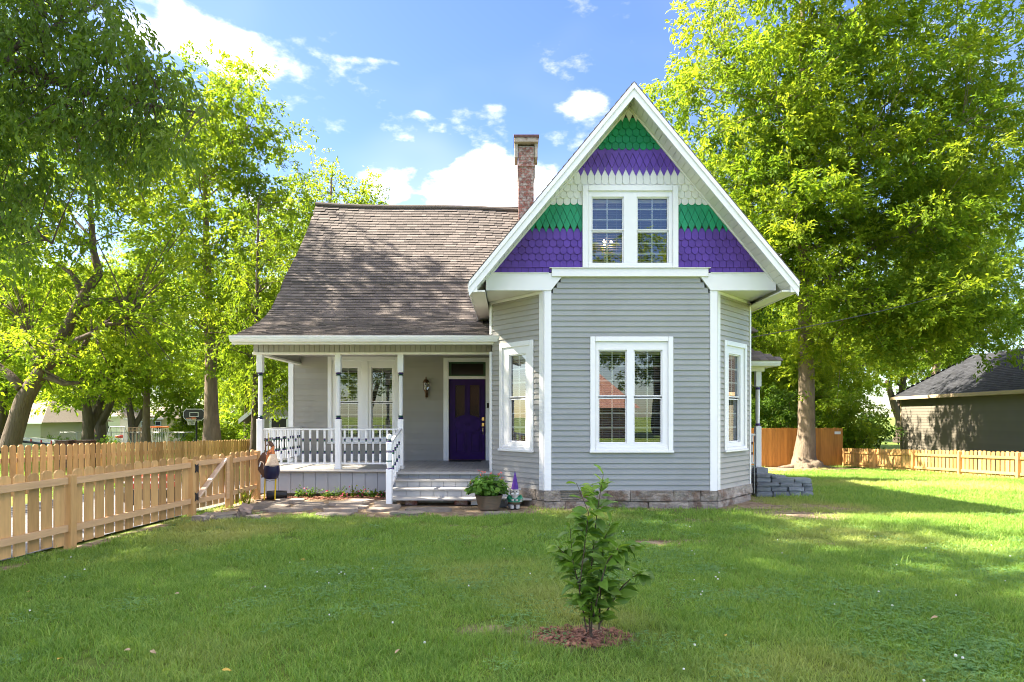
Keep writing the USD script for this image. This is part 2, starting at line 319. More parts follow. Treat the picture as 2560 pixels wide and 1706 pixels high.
M("bark_dark", (.085, .066, .050), .92, noise=(4, .3, (2, 2, .5)), bump=(9, 1.0, .06, (2.2, 2.2, .45)))
M("twig", (.075, .05, .035), .8)
leaf_mat("leaf_yellow_green", (.077, .140, .016), (.134, .206, .021), (.214, .272, .028), (2.25, 2.05, .9), .60)
leaf_mat("leaf_oak", (.077, .145, .017), (.134, .206, .022), (.214, .270, .030), (2.25, 2.05, .9), .60)
leaf_mat("leaf_deep", (.050, .108, .018), (.082, .155, .022), (.130, .205, .028), (2.0, 1.9, .9), .45)
leaf_mat("leaf_dark_glossy", (.055, .105, .020), (.090, .155, .024), (.145, .210, .028), (1.9, 1.9, .8), .52, rough=.42, spec=.35)
leaf_mat("leaf_sapling", (.095, .190, .030), (.165, .285, .042), (.27, .38, .055), (1.6, 1.7, .9), .30, rough=.4, spec=.45)
leaf_mat("leaf_flower_pot", (.060, .150, .022), (.105, .225, .032), (.18, .31, .045), (1.5, 1.6, .9), .3)
M("petal_coral", (.80, .16, .12), .6); M("petal_magenta", (.42, .03, .10), .6); M("petal_white", (.75, .75, .70), .7); M("petal_yellow", (.75, .55, .03), .6)
M("pot_brown", (.135, .095, .058), .7, noise=(8, .22, (1, 1, 4)), stain=(3, (.10, .085, .06), .5, .7), bump=(30, .3, .01, (1, 1, 5)))
M("mulch", (.27, .125, .080), .9, tone=.45, noise=(14, .25)); M("dirt", (.27, .19, .125), .95, noise=(9, .25), bump=(40, .7, .02, (1, 1, 1)))
M("gnome_purple", (.075, .018, .23), .55, noise=(9, .18)); M("gnome_stone", (.42, .405, .375), .8, noise=(14, .25), stain=(8, (.2, .18, .15), .52, .68), bump=(40, .6, .01, (1, 1, 1)))
M("gnome_green", (.020, .215, .115), .6, noise=(9, .2), stain=(9, (.4, .39, .36), .55, .66)); M("gnome_blue", (.03, .03, .13), .6)
M("yellow_leg", (.70, .47, .012), .4, stain=(13, (.12, .06, .03), .62, .68)); M("rust", (.125, .062, .036), .7, noise=(12, .4), metallic=.3)
M("bird_orange", (.55, .17, .045), .5, noise=(14, .3), stain=(8, (.15, .06, .03), .52, .68)); M("bird_cream", (.66, .50, .34), .5, noise=(18, .25), stain=(12, (.30, .11, .04), .55, .72)); M("bird_navy", (.006, .007, .030), .32)
M("black_plastic", (.012, .012, .012), .35)
M("asphalt", (.055, .055, .055), .9, noise=(3, .15)); M("concrete", (.42, .40, .37), .9, noise=(3, .12))
M("chain_grey", (.33, .34, .35), .45, metallic=.6); M("red_paint", (.50, .035, .025), .5, noise=(6, .15)); M("pink_roof", (.42, .22, .17), .9, noise=(5, .15))
M("tan_wall", (.44, .36, .27), .7, tone=.04); M("pale_wall", (.52, .54, .50), .7, tone=.04); M("sage_wall", (.34, .34, .27), .7, tone=.04)
M("blue_white_wall", (.60, .66, .70), .7); M("dark_net", (.03, .03, .035), .8); M("black_board", (.010, .009, .010), .35); M("orange_rim", (.60, .15, .03), .5)
M("taupe_siding", (.185, .165, .13), .6, tone=.05, noise=(1.5, .06)); M("trim_tan", (.52, .40, .26), .6); M("net_white", (.7, .7, .66), .8); M("deck_brown", (.20, .13, .085), .85, tone=.2)
M("water_teal", (.10, .30, .34), .2); M("rubber", (.02, .02, .02), .7)
glass_mat("window_glass"); glass_mat("lamp_glass", (.95, .95, .9)); M("leaded_glass", (.022, .020, .016), .12, noise=(60, .5), spec=.10)
glow_mat("chandelier_glow", (1.0, .62, .30), 9.0)

# ------------------------------------------------------------------ terrain
def sm(t): t = np.clip(t, 0, 1); return t * t * (3 - 2 * t)
def gz(x, y):
    x, y = np.asarray(x, float), np.asarray(y, float)
    fr = np.clip((y - 11.0) / 18.0, 0, 1.15) * .70 * sm((x - 3.5) / 4.0)
    fl = (.22 * sm((y - 12) / 12) + 1.1 * sm((y - 24) / 40)) * sm((-x - 5) / 4)
    return -(fr + fl)
# ------------------------------------------------------------------ ground, drive, street
def ground():
    xs = np.unique(np.concatenate([np.linspace(-9.5, 14, 190), np.linspace(-60, -9.5, 60), np.linspace(14, 60, 50), np.array([-1500, -700, -300, -150, -100, 100, 150, 300, 700, 1500])]))
    ys = np.unique(np.concatenate([np.linspace(2, 20, 150), np.linspace(20, 60, 60), np.linspace(-40, 2, 30), np.array([-1500, -600, -250, -120, -70, 80, 120, 200, 400, 800, 2000])]))
    X, Y = np.meshgrid(xs, ys, indexing="ij"); Z = gz(X, Y)
    b = bare(X, Y); Z = Z + .025 * (meshkit.fbm(np.stack([X * 1.3, Y * 1.3, X * 0], -1), 3, 5) - .5) * (np.abs(X) < 40)
    Z = Z - .02
    n, m = X.shape; i, j = np.meshgrid(np.arange(n - 1), np.arange(m - 1), indexing="ij")
    f = np.stack([i * m + j, (i + 1) * m + j, (i + 1) * m + j + 1, i * m + j + 1], -1).reshape(-1, 4)
    N = {"geo": ("geometry", {}), "at": ("attribute", {"attribute": "tone"}), "n1": ("noise_texture", {"scale": .55, "detail": 4.0}), "n2": ("noise_texture", {"scale": 30, "detail": 6.0, "roughness": .7}), "n3": ("noise_texture", {"scale": 9, "detail": 5.0}),
         "g": ("rgb_ramp", {"ramp": [(.3, (.085, .140, .026)), (.5, (.125, .180, .034)), (.7, (.18, .205, .052))]}),
         "d": ("rgb_ramp", {"ramp": [(.3, (.15, .105, .065)), (.5, (.27, .20, .13)), (.7, (.36, .285, .20))]}),
         "gm": ("mix_color", {"blend_type": "multiply", "fac": .7}), "br": ("map_range", {"from_min": .3, "from_max": .7, "to_min": .6, "to_max": 1.4}),
         "ed": ("math", {"math_type": "multiply_add", "value2": .9, "value3": -.45}), "ad": ("math", {"math_type": "add"}), "ss": ("map_range", {"range_type": "smoothstep", "from_min": .3, "from_max": .7}),
         "mx": ("mix_color", {}), "bp": ("bump", {"strength": .8, "distance": .03}), "p": ("principled_bsdf", {"roughness": .95, "specular_ior_level": .15})}
    L = [("geo.position", "n1.vector"), ("geo.position", "n2.vector"), ("geo.position", "n3.vector"), ("n1.fac", "g.fac"), ("n3.fac", "d.fac"), ("n2.fac", "br.value"), ("g.color", "gm.a"), ("br.result", "gm.b"),
         ("n3.fac", "ed.value1"), ("ed.value", "ad.value1"), ("at.fac", "ad.value2"), ("ad.value", "ss.value"), ("ss.result", "mx.fac"), ("gm.result", "mx.a"), ("d.color", "mx.b"), ("n2.fac", "bp.height"), ("mx.result", "p.base_color"), ("bp.normal", "p.normal")]
    usdkit.material(stage, "/World/Looks/lawn_soil", N, L, surface="p.BSDF")
    emit("/World", "ground", (np.stack([X, Y, Z], -1).reshape(-1, 3), f), "lawn_soil", tone=b.ravel(), smooth=True, kind="structure", label="lawn soil and worn earth round the house")
SPOTS = [(1.95, 8.1, .75, .20, .9), (3.2, 8.0, .55, .16, .75), (4.0, 7.9, .3, .15, .6), (-.2, 4.75, .3, .14, .6), (.45, 4.62, .50, .30, .8), (3.0, 9.9, 1.2, .3, .5), (-1.2, 9.2, 1.2, .22, .45), (2.6, 9.6, .8, .25, .5), (1.2, 9.3, .6, .22, .45), (4.7, 10.3, 1.0, .6, .85), (5.6, 11.2, .8, .8, .6), (4.6, 6.5, .5, .25, .3), (12.5, 26.6, 3.5, 2.6, .9), (10, 24.5, 3, 1.6, .7), (7.5, 20, 3, 2.5, .5)]
def bare(X, Y):
    b = np.zeros(np.shape(X))
    for x, y, rx, ry, a in SPOTS: b = np.maximum(b, a * 1.25 * np.exp(-(((X - x) / rx) ** 2 + ((Y - y) / ry) ** 2)))
    # along the foot of the house, the flag path and the fence line
    d = np.minimum(np.maximum(11.06 - Y, 0), 9) + 9 * ((X < .3) | (X > 4.0)); b = np.maximum(b, .95 * np.exp(-(d / .42) ** 2))
    b = np.maximum(b, 1.0 * sm((Y - 9.80) / .5) * sm((X + 5.4) / .4) * sm((.9 - X) / .6) * (Y < 13))
    b = np.maximum(b, .9 * np.exp(-((X - 4.5) / .55) ** 2) * (Y > 11) * (Y < 13.5))
    fx = -5.43 + (Y - 7.66) * .098; b = np.maximum(b, .8 * np.exp(-((X - fx - .08) / .16) ** 2) * (Y < 12.3))
    return np.clip(b, 0, 1)
ground()
def sheet(name, poly, mat, lift=.004, edge=None, **kw):
    """a flat strip following the terrain."""
    x0, y0, x1, y1 = poly; X, Y = np.meshgrid(np.linspace(x0, x1, 12), np.linspace(y0, y1, 40), indexing="ij"); n, m = X.shape
    if edge: X = x0 + (X - x0) / (x1 - x0) * (edge(Y) - x0)
    i, j = np.meshgrid(np.arange(n - 1), np.arange(m - 1), indexing="ij"); f = np.stack([i * m + j, (i + 1) * m + j, (i + 1) * m + j + 1, i * m + j + 1], -1).reshape(-1, 4)
    emit("/World", name, (np.stack([X, Y, gz(X, Y) + lift], -1).reshape(-1, 3), f), mat, **kw)
M("gravel_grey", (.22, .225, .24), .95, noise=(45, .5), stain=(28, (.16, .155, .15), .5, .62), bump=(70, 1.0, .03, (1, 1, 1)))
sheet("gravel_drive", (-8.85, -6, -5.75, 15.5), "gravel_grey", .012, edge=lambda Y: np.minimum(-5.43 + (Y - 7.66) * .098 - .12, -5.2), kind="structure", label="grey gravel drive between the two picket fences")
sheet("street", (-80, -15, 80, -8), "asphalt", .004, kind="structure", label="asphalt street in front of the lot")
sheet("pavement", (-80, -7.6, 80, -6.2), "concrete", .02, kind="structure", label="concrete pavement along the street")

# ------------------------------------------------------------------ the house
H = thing("house", "grey Victorian house with purple and green shingled gable, bay and front porch", "house", (0, 11, 0))
A, B, C, D = (.58, 11.06), (-.42, 12.17), (3.617, 11.06), (4.64, 12.18)
FRONT = Frame(A, C); LEFT = Frame(B, A); RIGHT = Frame(C, D); BACK = Frame((-5.44, 15.2), (-.42, 15.2))
ZB, ZT = .295, 3.83
APX, APZ, SLP, ROOFY = 2.07, 7.298, 1.207, 10.6
def zwing(x): return APZ - SLP * np.abs(x - APX)

import manifold3d as mf
def prism_y(pts, y0, y1):                                   # polygon in (x, z) along y
    m = trimesh.creation.extrude_polygon(Polygon(pts), 1.0); v = np.array(m.vertices)
    return np.stack([v[:, 0], y1 + (y0 - y1) * v[:, 2], v[:, 1]], 1), np.array(m.faces)
def to_mf(vf): return mf.Manifold(mf.Mesh(np.ascontiguousarray(vf[0], np.float32), np.ascontiguousarray(vf[1], np.uint32)))
def plan(pts, z0, z1): return mf.Manifold.extrude(mf.CrossSection([pts]), z1 - z0).translate((0, 0, z0))
wing = plan([(.60, 11.10), (3.60, 11.10), (4.60, 12.19), (4.60, 18), (-.38, 18), (-.38, 12.18)], .30, 3.80)
gab = to_mf(prism_y([(-.40, 3.86), (4.55, 3.86), (4.55, 4.1), (2.07, 7.02), (-.40, 4.1)], 11.09, 18))
mainb = mf.Manifold.cube((9.9, 4.5, 4.6)).translate((-5.38, 15.24, .3))
core = wing + gab + mainb
def cut(fr, s0, s1, z0, z1, dep=1.3):
    global core
    v, f = fr.box(s0, s1, z0, z1, .2, -dep, 0); core -= to_mf((v, f))

# --- siding
def siding(parent, fr, s0, s1, z0, z1, holes, mat, exp=.0957, cut_top=None, seed=1, proud=.023):
    r = rng(seed); n = int(round((z1 - z0) / exp)); e = (z1 - z0) / n
    for k in range(n):
        a, b = z0 + k * e, z0 + (k + 1) * e; segs = [(s0, s1)]
        if cut_top: segs = [(max(s0, s0 + cut_top(b)), min(s1, s1 - cut_top(b)))]
        for h0, h1, g0, g1 in holes:
            if b > g0 + .004 and a < g1 - .004:
                for lo_, hi_ in ((g1, b + .006), (a, g0)):
                    if hi_ - lo_ > .008 and lo_ >= a - 1e-6 and hi_ <= b + .007: emit(parent, "siding_board", fr.lap(max(s0, h0), min(s1, h1), a, b + .006, 0.0, proud, (lo_, hi_)), mat, tone=r.random())
                segs = [t for p, q_ in segs for t in ((p, min(q_, h0)), (max(p, h1), q_)) if t[1] - t[0] > .01]
        for p, q_ in segs: emit(parent, "siding_board", fr.lap(p, q_, a, b + .006, 0.0, proud), mat, tone=r.random())

# --- a window: casing, frame, sashes, panes, muntins and blind are sub-parts
def ring(o, i): return sbox(*o).difference(sbox(*i))
def window(parent, fr, o, cols, up, lo, cw=.09, label=None, blind=True, d=0.0, grid=(2, 3), sill=True, gl_d=-.045, lower_blind=True):
    """o: outer (s0, s1, z0, z1); cols: glass (s0, s1) of each light; up, lo: (z0, z1) of the upper and lower glass."""
    w = group(parent, "window", label); s0, s1, z0, z1 = o
    cut(fr, s0 + .06, s1 - .06, z0 + .06, z1 - .06)
    for a in ((s0, s0 + cw, z0, z1), (s1 - cw, s1, z0, z1), (s0 + cw + .001, s1 - cw - .001, z1 - cw, z1), (s0 + cw + .001, s1 - cw - .001, z0, z0 + cw * .9)):
        emit(w, "casing_board", fr.box(a[0], a[1], a[2], a[3], d - .02, d + .035, .006), "white_vinyl")
    if sill: emit(w, "sill", fr.box(s0 - .012, s1 + .012, z0 - .012, z0 + .028, d - .02, d + .062, .006), "white_vinyl")
    body = sbox(s0 + cw - .004, z0 + cw * .9 - .004, s1 - cw + .004, z1 - cw + .004)
    for a, b in cols: body = body.difference(sbox(a - .022, lo[0] - .022, b + .022, up[1] + .022))
    emit(w, "frame", fr.poly(body, d - .06, d + .008), "white_vinyl")
    for a, b in cols:
        for (q0, q1), dd in ((lo, -.018), (up, -.002)):
            emit(w, "sash", fr.poly(ring((a - .021, q0 - .021, b + .021, q1 + .021), (a, q0, b, q1)), d - .055 + dd * 0, d + dd - .012), "white_vinyl")
            emit(w, "pane", (fr.pt(np.array([a, b, b, a]), np.array([q0, q0, q1, q1]), d + gl_d + dd), np.array([[0, 1, 2], [0, 2, 3]])), "window_glass")
            g = group(w, "muntin_grid") if False else None
            bars = []
            for k in range(1, grid[0]): x = a + (b - a) * k / grid[0]; bars.append(fr.box(x - .012, x + .012, q0 - .005, q1 + .005, d + gl_d + dd - .012, d + gl_d + dd - .004, 0))
            for k in range(1, grid[1]): z = q0 + (q1 - q0) * k / grid[1]; bars.append(fr.box(a - .005, b + .005, z - .012, z + .012, d + gl_d + dd - .0135, d + gl_d + dd - .005, 0))
            if bars: emit(w, "muntin", join(bars), "white_vinyl")
    if blind:
        for a, b in cols:
            zz = np.arange((lo[0] if lower_blind else up[0]) + .02, up[1] - .01, .042); ms = []
            for z in zz:
                ms.append((np.array([fr.pt(s, z + t, d - .13 - q_) for s in (a - .02, b + .02) for q_, t in ((-.019, -.010), (.019, .010))]), np.array([[0, 1, 3], [0, 3, 2]])))
            for s in (a + .08, b - .08): ms.append(fr.box(s - .002, s + .002, zz[0], zz[-1], d - .154, d - .152, 0))
            ms.append(fr.box(a - .02, b + .02, up[1] - .05, up[1] + .01, d - .16, d - .11, 0))
            emit(w, "blind", join(ms), "blind_white")
    return w

# front wall of the bay: siding with clipped upper corners
fw = group(H, "bay_front_wall")
fwin = (1.382 - .58, 2.851 - .58, .974, 3.02)
siding(fw, FRONT, .11, FRONT.len - .11, ZB, 4.07, [fwin], "grey_siding", cut_top=lambda z: max(0, (z - 3.83) * .72), seed=2)
window(H, FRONT, fwin, [(1.552 - .58, 2.015 - .58), (2.18 - .58, 2.642 - .58)], (1.98, 2.76), (1.147, 1.914), label="double sash window in the front of the bay")
lw = group(H, "bay_left_wall")
lwin = (.194 * LEFT.len, .8207 * LEFT.len, .965, 2.99)
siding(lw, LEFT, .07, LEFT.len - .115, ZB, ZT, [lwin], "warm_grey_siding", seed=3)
window(H, LEFT, lwin, [(.375 * LEFT.len, .66 * LEFT.len)], (1.98, 2.74), (1.147, 1.914), label="narrow sash window in the left face of the bay")
rw = group(H, "bay_right_wall")
rwin = (.20 * RIGHT.len, .86 * RIGHT.len, .965, 2.99)
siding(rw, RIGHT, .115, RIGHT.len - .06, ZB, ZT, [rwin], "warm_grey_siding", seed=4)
window(H, RIGHT, rwin, [(.36 * RIGHT.len, .68 * RIGHT.len)], (1.98, 2.74), (1.147, 1.914), label="narrow sash window in the right face of the bay")
# corner boards of the bay
for fr, s in ((LEFT, LEFT.len), (RIGHT, 0.0)):
    g = group(H, "corner_post")
    a = fr.len - .118 if s else 0.0
    emit(g, "corner_board", fr.box(a if s else 0.004, fr.len - .003 if s else .118, ZB - .01, ZT, -.02, .03, .005), "white_vinyl")
    emit(g, "corner_board", FRONT.box(-.012 if s else FRONT.len - .115, .115 if s else FRONT.len + .012, ZB - .01, ZT, -.02, .032, .005), "white_vinyl")
emit(H, "corner_board", LEFT.box(0, .068, 3.05, ZT, -.02, .03, .004), "white_vinyl")
emit(H, "corner_board", LEFT.box(0, .068, .53, 2.86, -.02, .03, .004), "white_vinyl")
emit(H, "corner_board", RIGHT.box(RIGHT.len - .058, RIGHT.len, ZB - .01, ZT, -.02, .03, .004), "white_vinyl")
# frieze band over the bay with its clipped brackets, and the raised board under the gable window
GAB = Frame((0, 11.05), (5, 11.05))
band = Polygon([(-.46, 3.83), (.69, 3.83), (.875, 4.065), (3.335, 4.065), (3.51, 3.83), (4.66, 3.83), (4.66, 4.135), (-.46, 4.135)])
emit(H, "frieze_board", GAB.poly(band, -.02, .035), "white_vinyl")
emit(H, "frieze_board", GAB.box(.70, 3.46, 4.072, 4.215, .036, .062, .004), "white_vinyl")
emit(H, "drip_cap", GAB.box(.66, 3.50, 4.217, 4.228, -.01, .085, .002), "white_vinyl")
emit(H, "drip_cap", GAB.box(-.46, .655, 4.137, 4.147, -.01, .055, .002), "white_vinyl"); emit(H, "drip_cap", GAB.box(3.505, 4.66, 4.137, 4.147, -.01, .055, .002), "white_vinyl")
# undersides over the canted faces
for pts in ([(-.46, 11.02), (.58, 11.02), (-.42, 12.17), (-.46, 12.17)], [(3.617, 11.02), (4.66, 11.02), (4.66, 12.18), (4.64, 12.18)]):
    v = np.array([(x, y, z) for z in (3.832, 3.86) for x, y in pts]); f = np.array([[0, 2, 1], [0, 3, 2], [4, 5, 6], [4, 6, 7]] + [[i, (i + 1) % 4, 4 + (i + 1) % 4] for i in range(4)] + [[i, 4 + (i + 1) % 4, 4 + i] for i in range(4)])
    emit(H, "soffit", (v, f), "cream_soffit")
for (p, q_, fr) in ((B, A, LEFT), (C, D, RIGHT)): emit(H, "frieze_trim", fr.box(.03, fr.len - .05, 3.78, 3.829, -.01, .034, .003), "white_vinyl")

# --- gable shingles
gs = group(H, "gable_wall")
GW = (1.243, 2.932, 4.22, 5.68)
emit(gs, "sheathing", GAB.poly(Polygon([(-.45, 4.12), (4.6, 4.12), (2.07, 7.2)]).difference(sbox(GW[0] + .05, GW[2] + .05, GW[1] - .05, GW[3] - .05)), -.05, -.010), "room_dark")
VZ = lambda vc: 4.143 + (1247 - vc) * .002863
tri = Polygon([(-.40, 4.15), (4.57, 4.15), (2.07, 7.16)]).difference(sbox(GW[0] + .01, GW[2], GW[1] - .01, GW[3] - .01)).difference(sbox(.70, 4.1, 3.46, 4.20))
W = .1225
def sh_square(w, h): return Polygon([(-w / 2, 0), (w / 2, 0), (w / 2, h), (-w / 2, h)])
def sh_scale(w, h):
    a = np.linspace(np.pi, 2 * np.pi, 9); return Polygon([(w / 2 * math.cos(t), w * .46 + w * .46 * math.sin(t)) for t in a] + [(w / 2, h), (-w / 2, h)])
def sh_point(w, h, dv): return Polygon([(0, 0), (w / 2, dv), (w / 2, h), (-w / 2, h), (-w / 2, dv)])
rows = [(1247, "sq", "purple_paint", 60), (1215, "sq", "purple_paint", 70)] + [(v, "sc", "purple_paint", 75) for v in (1175, 1133, 1090, 1047)]
rows += [(v, "pt", "green_paint", 110) for v in (1000, 952, 904, 860)] + [(v, "sc", "white_shingle", 75) for v in (830, 789, 747)] + [(705, "sc", "white_shingle", 110)]
rows += [(v, "pt", "purple_paint", 110) for v in (655, 606, 557, 515)] + [(v, "sc", "green_paint", 75) for v in (490, 447, 405, 363)] + [(v, "pt", "white_shingle", 110) for v in (318, 274, 232)]
rr = rng(11)
for k, (vc, kind, mat, hh) in enumerate(rows):
    zb, h = VZ(vc), hh * .002863
    nshift = (k % 2) * .5
    for i in range(-3, 45):
        x = -.5 + (i + nshift) * W; w = W - .004
        pg = {"sq": sh_square, "sc": sh_scale}.get(kind, lambda w_, h_: sh_point(w_, h_, .140))(w, h)
        jz = rr.normal() * .0025
        pg = affinity.translate(pg, x, zb + jz).intersection(tri)
        if pg.is_empty or pg.area < .0006 or pg.geom_type != "Polygon": continue
        lean = rr.normal() * .0012
        if kind == "pt":                                      # lozenge tiles laid side by side with open joints
            rh = affinity.translate(Polygon([(0, .001), (W / 2, .140), (0, .279), (-W / 2, .140)]).buffer(-.0035, join_style=2), x, zb + jz * .5).intersection(tri)
            rh = rh.intersection(sbox(-1, 0, 6, VZ(next((v_ for v_, k_, _, _ in rows[k + 1:] if k_ != "pt"), -200)) + .04))
            if rh.is_empty or rh.area < .0004 or rh.geom_type != "Polygon": continue
            emit(gs, "shingle", GAB.poly(rh, .002, .018, shear=lambda z, zb=zb: .004 - .020 * np.clip((z - zb) / .28, 0, 1) * .3 + lean * 1.5), mat, tone=float(np.clip(.5 + rr.normal() * .25, 0, 1))); continue
        emit(gs, "shingle", GAB.poly(pg.buffer(-.0015, join_style=2), -.008, .009, shear=lambda z, zb=zb, h=h: .024 - .029 * np.clip((z - zb) / h, 0, 1) + lean), mat, tone=float(np.clip(.5 + rr.normal() * .22, 0, 1)))
window(H, GAB, GW, [(1.425, 1.952), (2.225, 2.748)], (VZ(978), VZ(787)), (VZ(1190), VZ(995)), cw=.10, label="double sash window high in the gable", d=.028, sill=False)
# lamp seen behind the gable blinds
ch = group(H, "chandelier")
for x, y, z in ((1.655, 11.22, 4.75), (1.665, 11.23, 4.715), (1.785, 11.24, 4.745)):
    emit(ch, "bulb", lathe([(.004, -.022), (.017, -.012), (.021, .0), (.012, .018), (.003, .03)], (x, y, z), 8), "chandelier_glow")
emit(ch, "arm", tube([(1.65, 11.23, 4.69), (1.72, 11.28, 4.66), (1.79, 11.24, 4.72)], .006, 5), "brass")

# --- wing roof with its overhang: slabs, fascia, soffit boards
nrm = math.hypot(1, SLP); cosr, sinr = 1 / nrm, SLP / nrm
for sgn in (-1, 1):
    tipx = APX + sgn * 2.80
    def q(x, dz, y): return (x, y, zwing(x) + dz)
    # slab
    xs = (APX, tipx); V = [q(x, dz, y) for x in xs for y in (ROOFY + .0, 18.2) for dz in (-.20, -.03)]
    f = _BF if sgn > 0 else _BF[:, ::-1]
    emit(H, "roof_deck", (np.array(V), f), "cream_soffit")
    ms = []
    e = .14; n = int(2.80 * nrm / e)
    for k in range(n + 1):
        a = APX + sgn * max(0, (2.82 - (k * e) * cosr)); b = APX + sgn * max(0, 2.82 - ((k + 1) * e + .02) * cosr)
        if abs(a - APX) < .02: continue
        V = [q(x, dz, y) for x, d0, d1 in ((b, -.028, -.012), (a, -.028, .004)) for y in (ROOFY - .025, 18.25) for dz in (d0, d1)]
        ms.append((np.array(V), f))
    emit(H, "roof_shingle_course", join(ms), "roof_shingle", tone=.4)
    # raking fascia (two mouldings)
    def rake(y0, y1, dz0, dz1, ext=0.0):
        V = [(x, y, zwing(x) + dz) for x in (APX, tipx + sgn * ext) for y in (y0, y1) for dz in (dz0, dz1)]; return np.array(V), f
    emit(H, "rake_board", rake(ROOFY - .012, ROOFY + .03, -.27, -.035), "white_vinyl")
    emit(H, "rake_moulding", rake(ROOFY - .030, ROOFY - .013, -.125, -.032), "white_vinyl")
    # soffit boards across the overhang and the rake trim on the wall
    n = 34
    for k in range(n):
        x0 = APX + sgn * (2.74 * (k + .04) / n + .03); x1 = APX + sgn * (2.74 * (k + .96) / n + .03)
        V = [(x, y, zwing(x) + dz) for x in (x0, x1) for y in (ROOFY + .032, 11.03) for dz in (-.225, -.205)]
        emit(H, "soffit_board", (np.array(V), f), "cream_soffit")
    V = [(x, y, zwing(x) + dz) for x in (APX, APX + sgn * 2.53) for y in (11.0, 11.03) for dz in (-.268, -.229)]
    emit(H, "rake_trim", (np.array(V), f), "cream_soffit")
    # eave along the side: fascia, soffit
    xe = APX + sgn * 2.80
    emit(H, "eave_fascia", bx(xe - .02, xe + .012, ROOFY, 17.5, zwing(xe) - .20, zwing(xe) - .025), "white_vinyl")
    emit(H, "eave_soffit", bx(min(APX + sgn * 2.53, xe), max(APX + sgn * 2.53, xe), ROOFY + .03, 17.4, zwing(xe) - .19, zwing(xe) - .165, 0), "cream_soffit")
    emit(H, "eave_return", bx(xe - .14 if sgn > 0 else xe, xe if sgn > 0 else xe + .14, ROOFY - .004, ROOFY + .028, zwing(xe) - .205, zwing(xe) - .03), "white_vinyl")

# --- main roof: bell-cast profile swept along x
PROF = np.array([(12.1, 3.18), (12.75, 3.375), (13.4, 3.60), (13.95, 3.83), (14.43, 4.12), (15.4, 5.02), (16.87, 6.45), (17.86, 7.66)])
seg = np.r_[0, np.cumsum(np.hypot(*np.diff(PROF, axis=0).T))]
from scipy.interpolate import PchipInterpolator
pyz = PchipInterpolator(seg, PROF)
def prof(t): return pyz(np.clip(t, 0, seg[-1]))
def rake_x(t): y = prof(t)[..., 0]; return np.interp(y, [12.1, 13.4, 14.43, 15.4, 17.86], [-5.42, -5.48, -5.55, -5.60, -5.60])
def sag(x, t): return (-.030 * np.clip(x + 5.6, 0, 9) - .03 * np.sin((x + 5.6) * 1.1)) * np.clip(t / seg[-1], 0, 1) ** 2
T = np.linspace(0, seg[-1], 40); P = prof(T); rx = rake_x(T)
def strip(dz, xr):
    XX = rx[:, None] + (xr - rx)[:, None] * np.linspace(0, 1, 14)[None]; return np.stack([XX, np.repeat(P[:, :1], 14, 1), P[:, 1:] + dz + sag(XX, T[:, None])], -1)
def grid_f(n, m):
    i, j = np.meshgrid(np.arange(n - 1), np.arange(m - 1), indexing="ij"); return np.stack([i * m + j, i * m + j + 1, (i + 1) * m + j + 1, (i + 1) * m + j], -1).reshape(-1, 4)
top = strip(-.022, 2.07); bot = strip(-.10, 2.07); n_, m_ = top.shape[:2]
fq = grid_f(n_, m_); k = n_ * m_
edge = [[j, k + j, k + j + 1, j + 1] for j in range(m_ - 1)] + [[(i + 1) * m_, k + (i + 1) * m_, k + i * m_, i * m_] for i in range(n_ - 1)]
clipx = lambda v: v
mr = group(H, "main_roof")
vt = np.vstack([top.reshape(-1, 3), bot.reshape(-1, 3)])
# keep the deck out of the wing: pull its right edge back where the wing stands
def pull(v):
    lim = np.where(v[:, 2] < 3.9, -.42 + np.maximum(0, 12.17 - v[:, 1]), APX - (APZ - v[:, 2]) / SLP + .1)
    v = v.copy(); v[:, 0] = np.minimum(v[:, 0], np.maximum(lim, -.43)); return v
emit(mr, "roof_deck", (pull(vt), np.vstack([fq, fq[:, ::-1] + k, np.array(edge)])), "underlay")
bk = np.array([(x, y, z) for x in (-5.6, 5.2) for y, z in ((17.86, 7.6), (21.5, 3.3), (21.5, 3.2), (17.86, 7.45))]); 
emit(mr, "rear_slope", (bk, np.array([[0, 4, 5, 1], [1, 5, 6, 2], [2, 6, 7, 3], [3, 7, 4, 0], [0, 1, 2, 3], [4, 7, 6, 5]])), "roof_shingle", tone=.5)
tabs, r = [], rng(21); e = .128; nrow = int(seg[-1] / e)
for k in range(nrow + 1):
    t0 = k * e; t1 = min(t0 + e + .035, seg[-1] + .02)
    x = float(rake_x(t0)) - .02 - r.random() * .2
    while x < 2.05:
        w = r.choice([.13, .17, .21, .26, .31]); xa, xb = max(x, float(rake_x(t0)) - .02), x + w - .004; x += w
        if xb - xa < .03: continue
        y0, z0 = prof(t0); y1, z1 = prof(t1); xc = (xa + xb) / 2
        if z0 < 3.92: xb = min(xb, -.43 + max(0, 12.17 - y0))
        if xb - xa < .03 or (z0 >= 3.6 and xc > -.70 and z0 < zwing(xc) - .05 and y0 > 10): continue
        tv = np.array([y1 - y0, z1 - z0]); tv /= np.linalg.norm(tv); nn = np.array([-tv[1], tv[0]])
        lift = .010 + r.random() * .002 + (.005 if r.random() < .4 else 0)
        V = [(xx, yy + nn[0] * o, zz + nn[1] * o + float(sag(xc, t0 if a == 0 else t1))) for xx in (xa, xb) for a, (yy, zz) in enumerate(((y0, z0), (y1, z1))) for o in ((-.024, lift - .004) if a == 0 else (-.024, -.014))]
        # projected size in the photograph
        area = (xb - xa) * abs((CAMZ - z0) / y0 - (CAMZ - z1) / y1) / y0
        tabs.append((area, np.array(V), float(np.clip(r.normal(.5, .26), 0, 1))))
tabs.sort(key=lambda a: -a[0])
for a, V, t in tabs[:300]: emit(mr, "shingle", (V, _BF), "roof_shingle", tone=t)
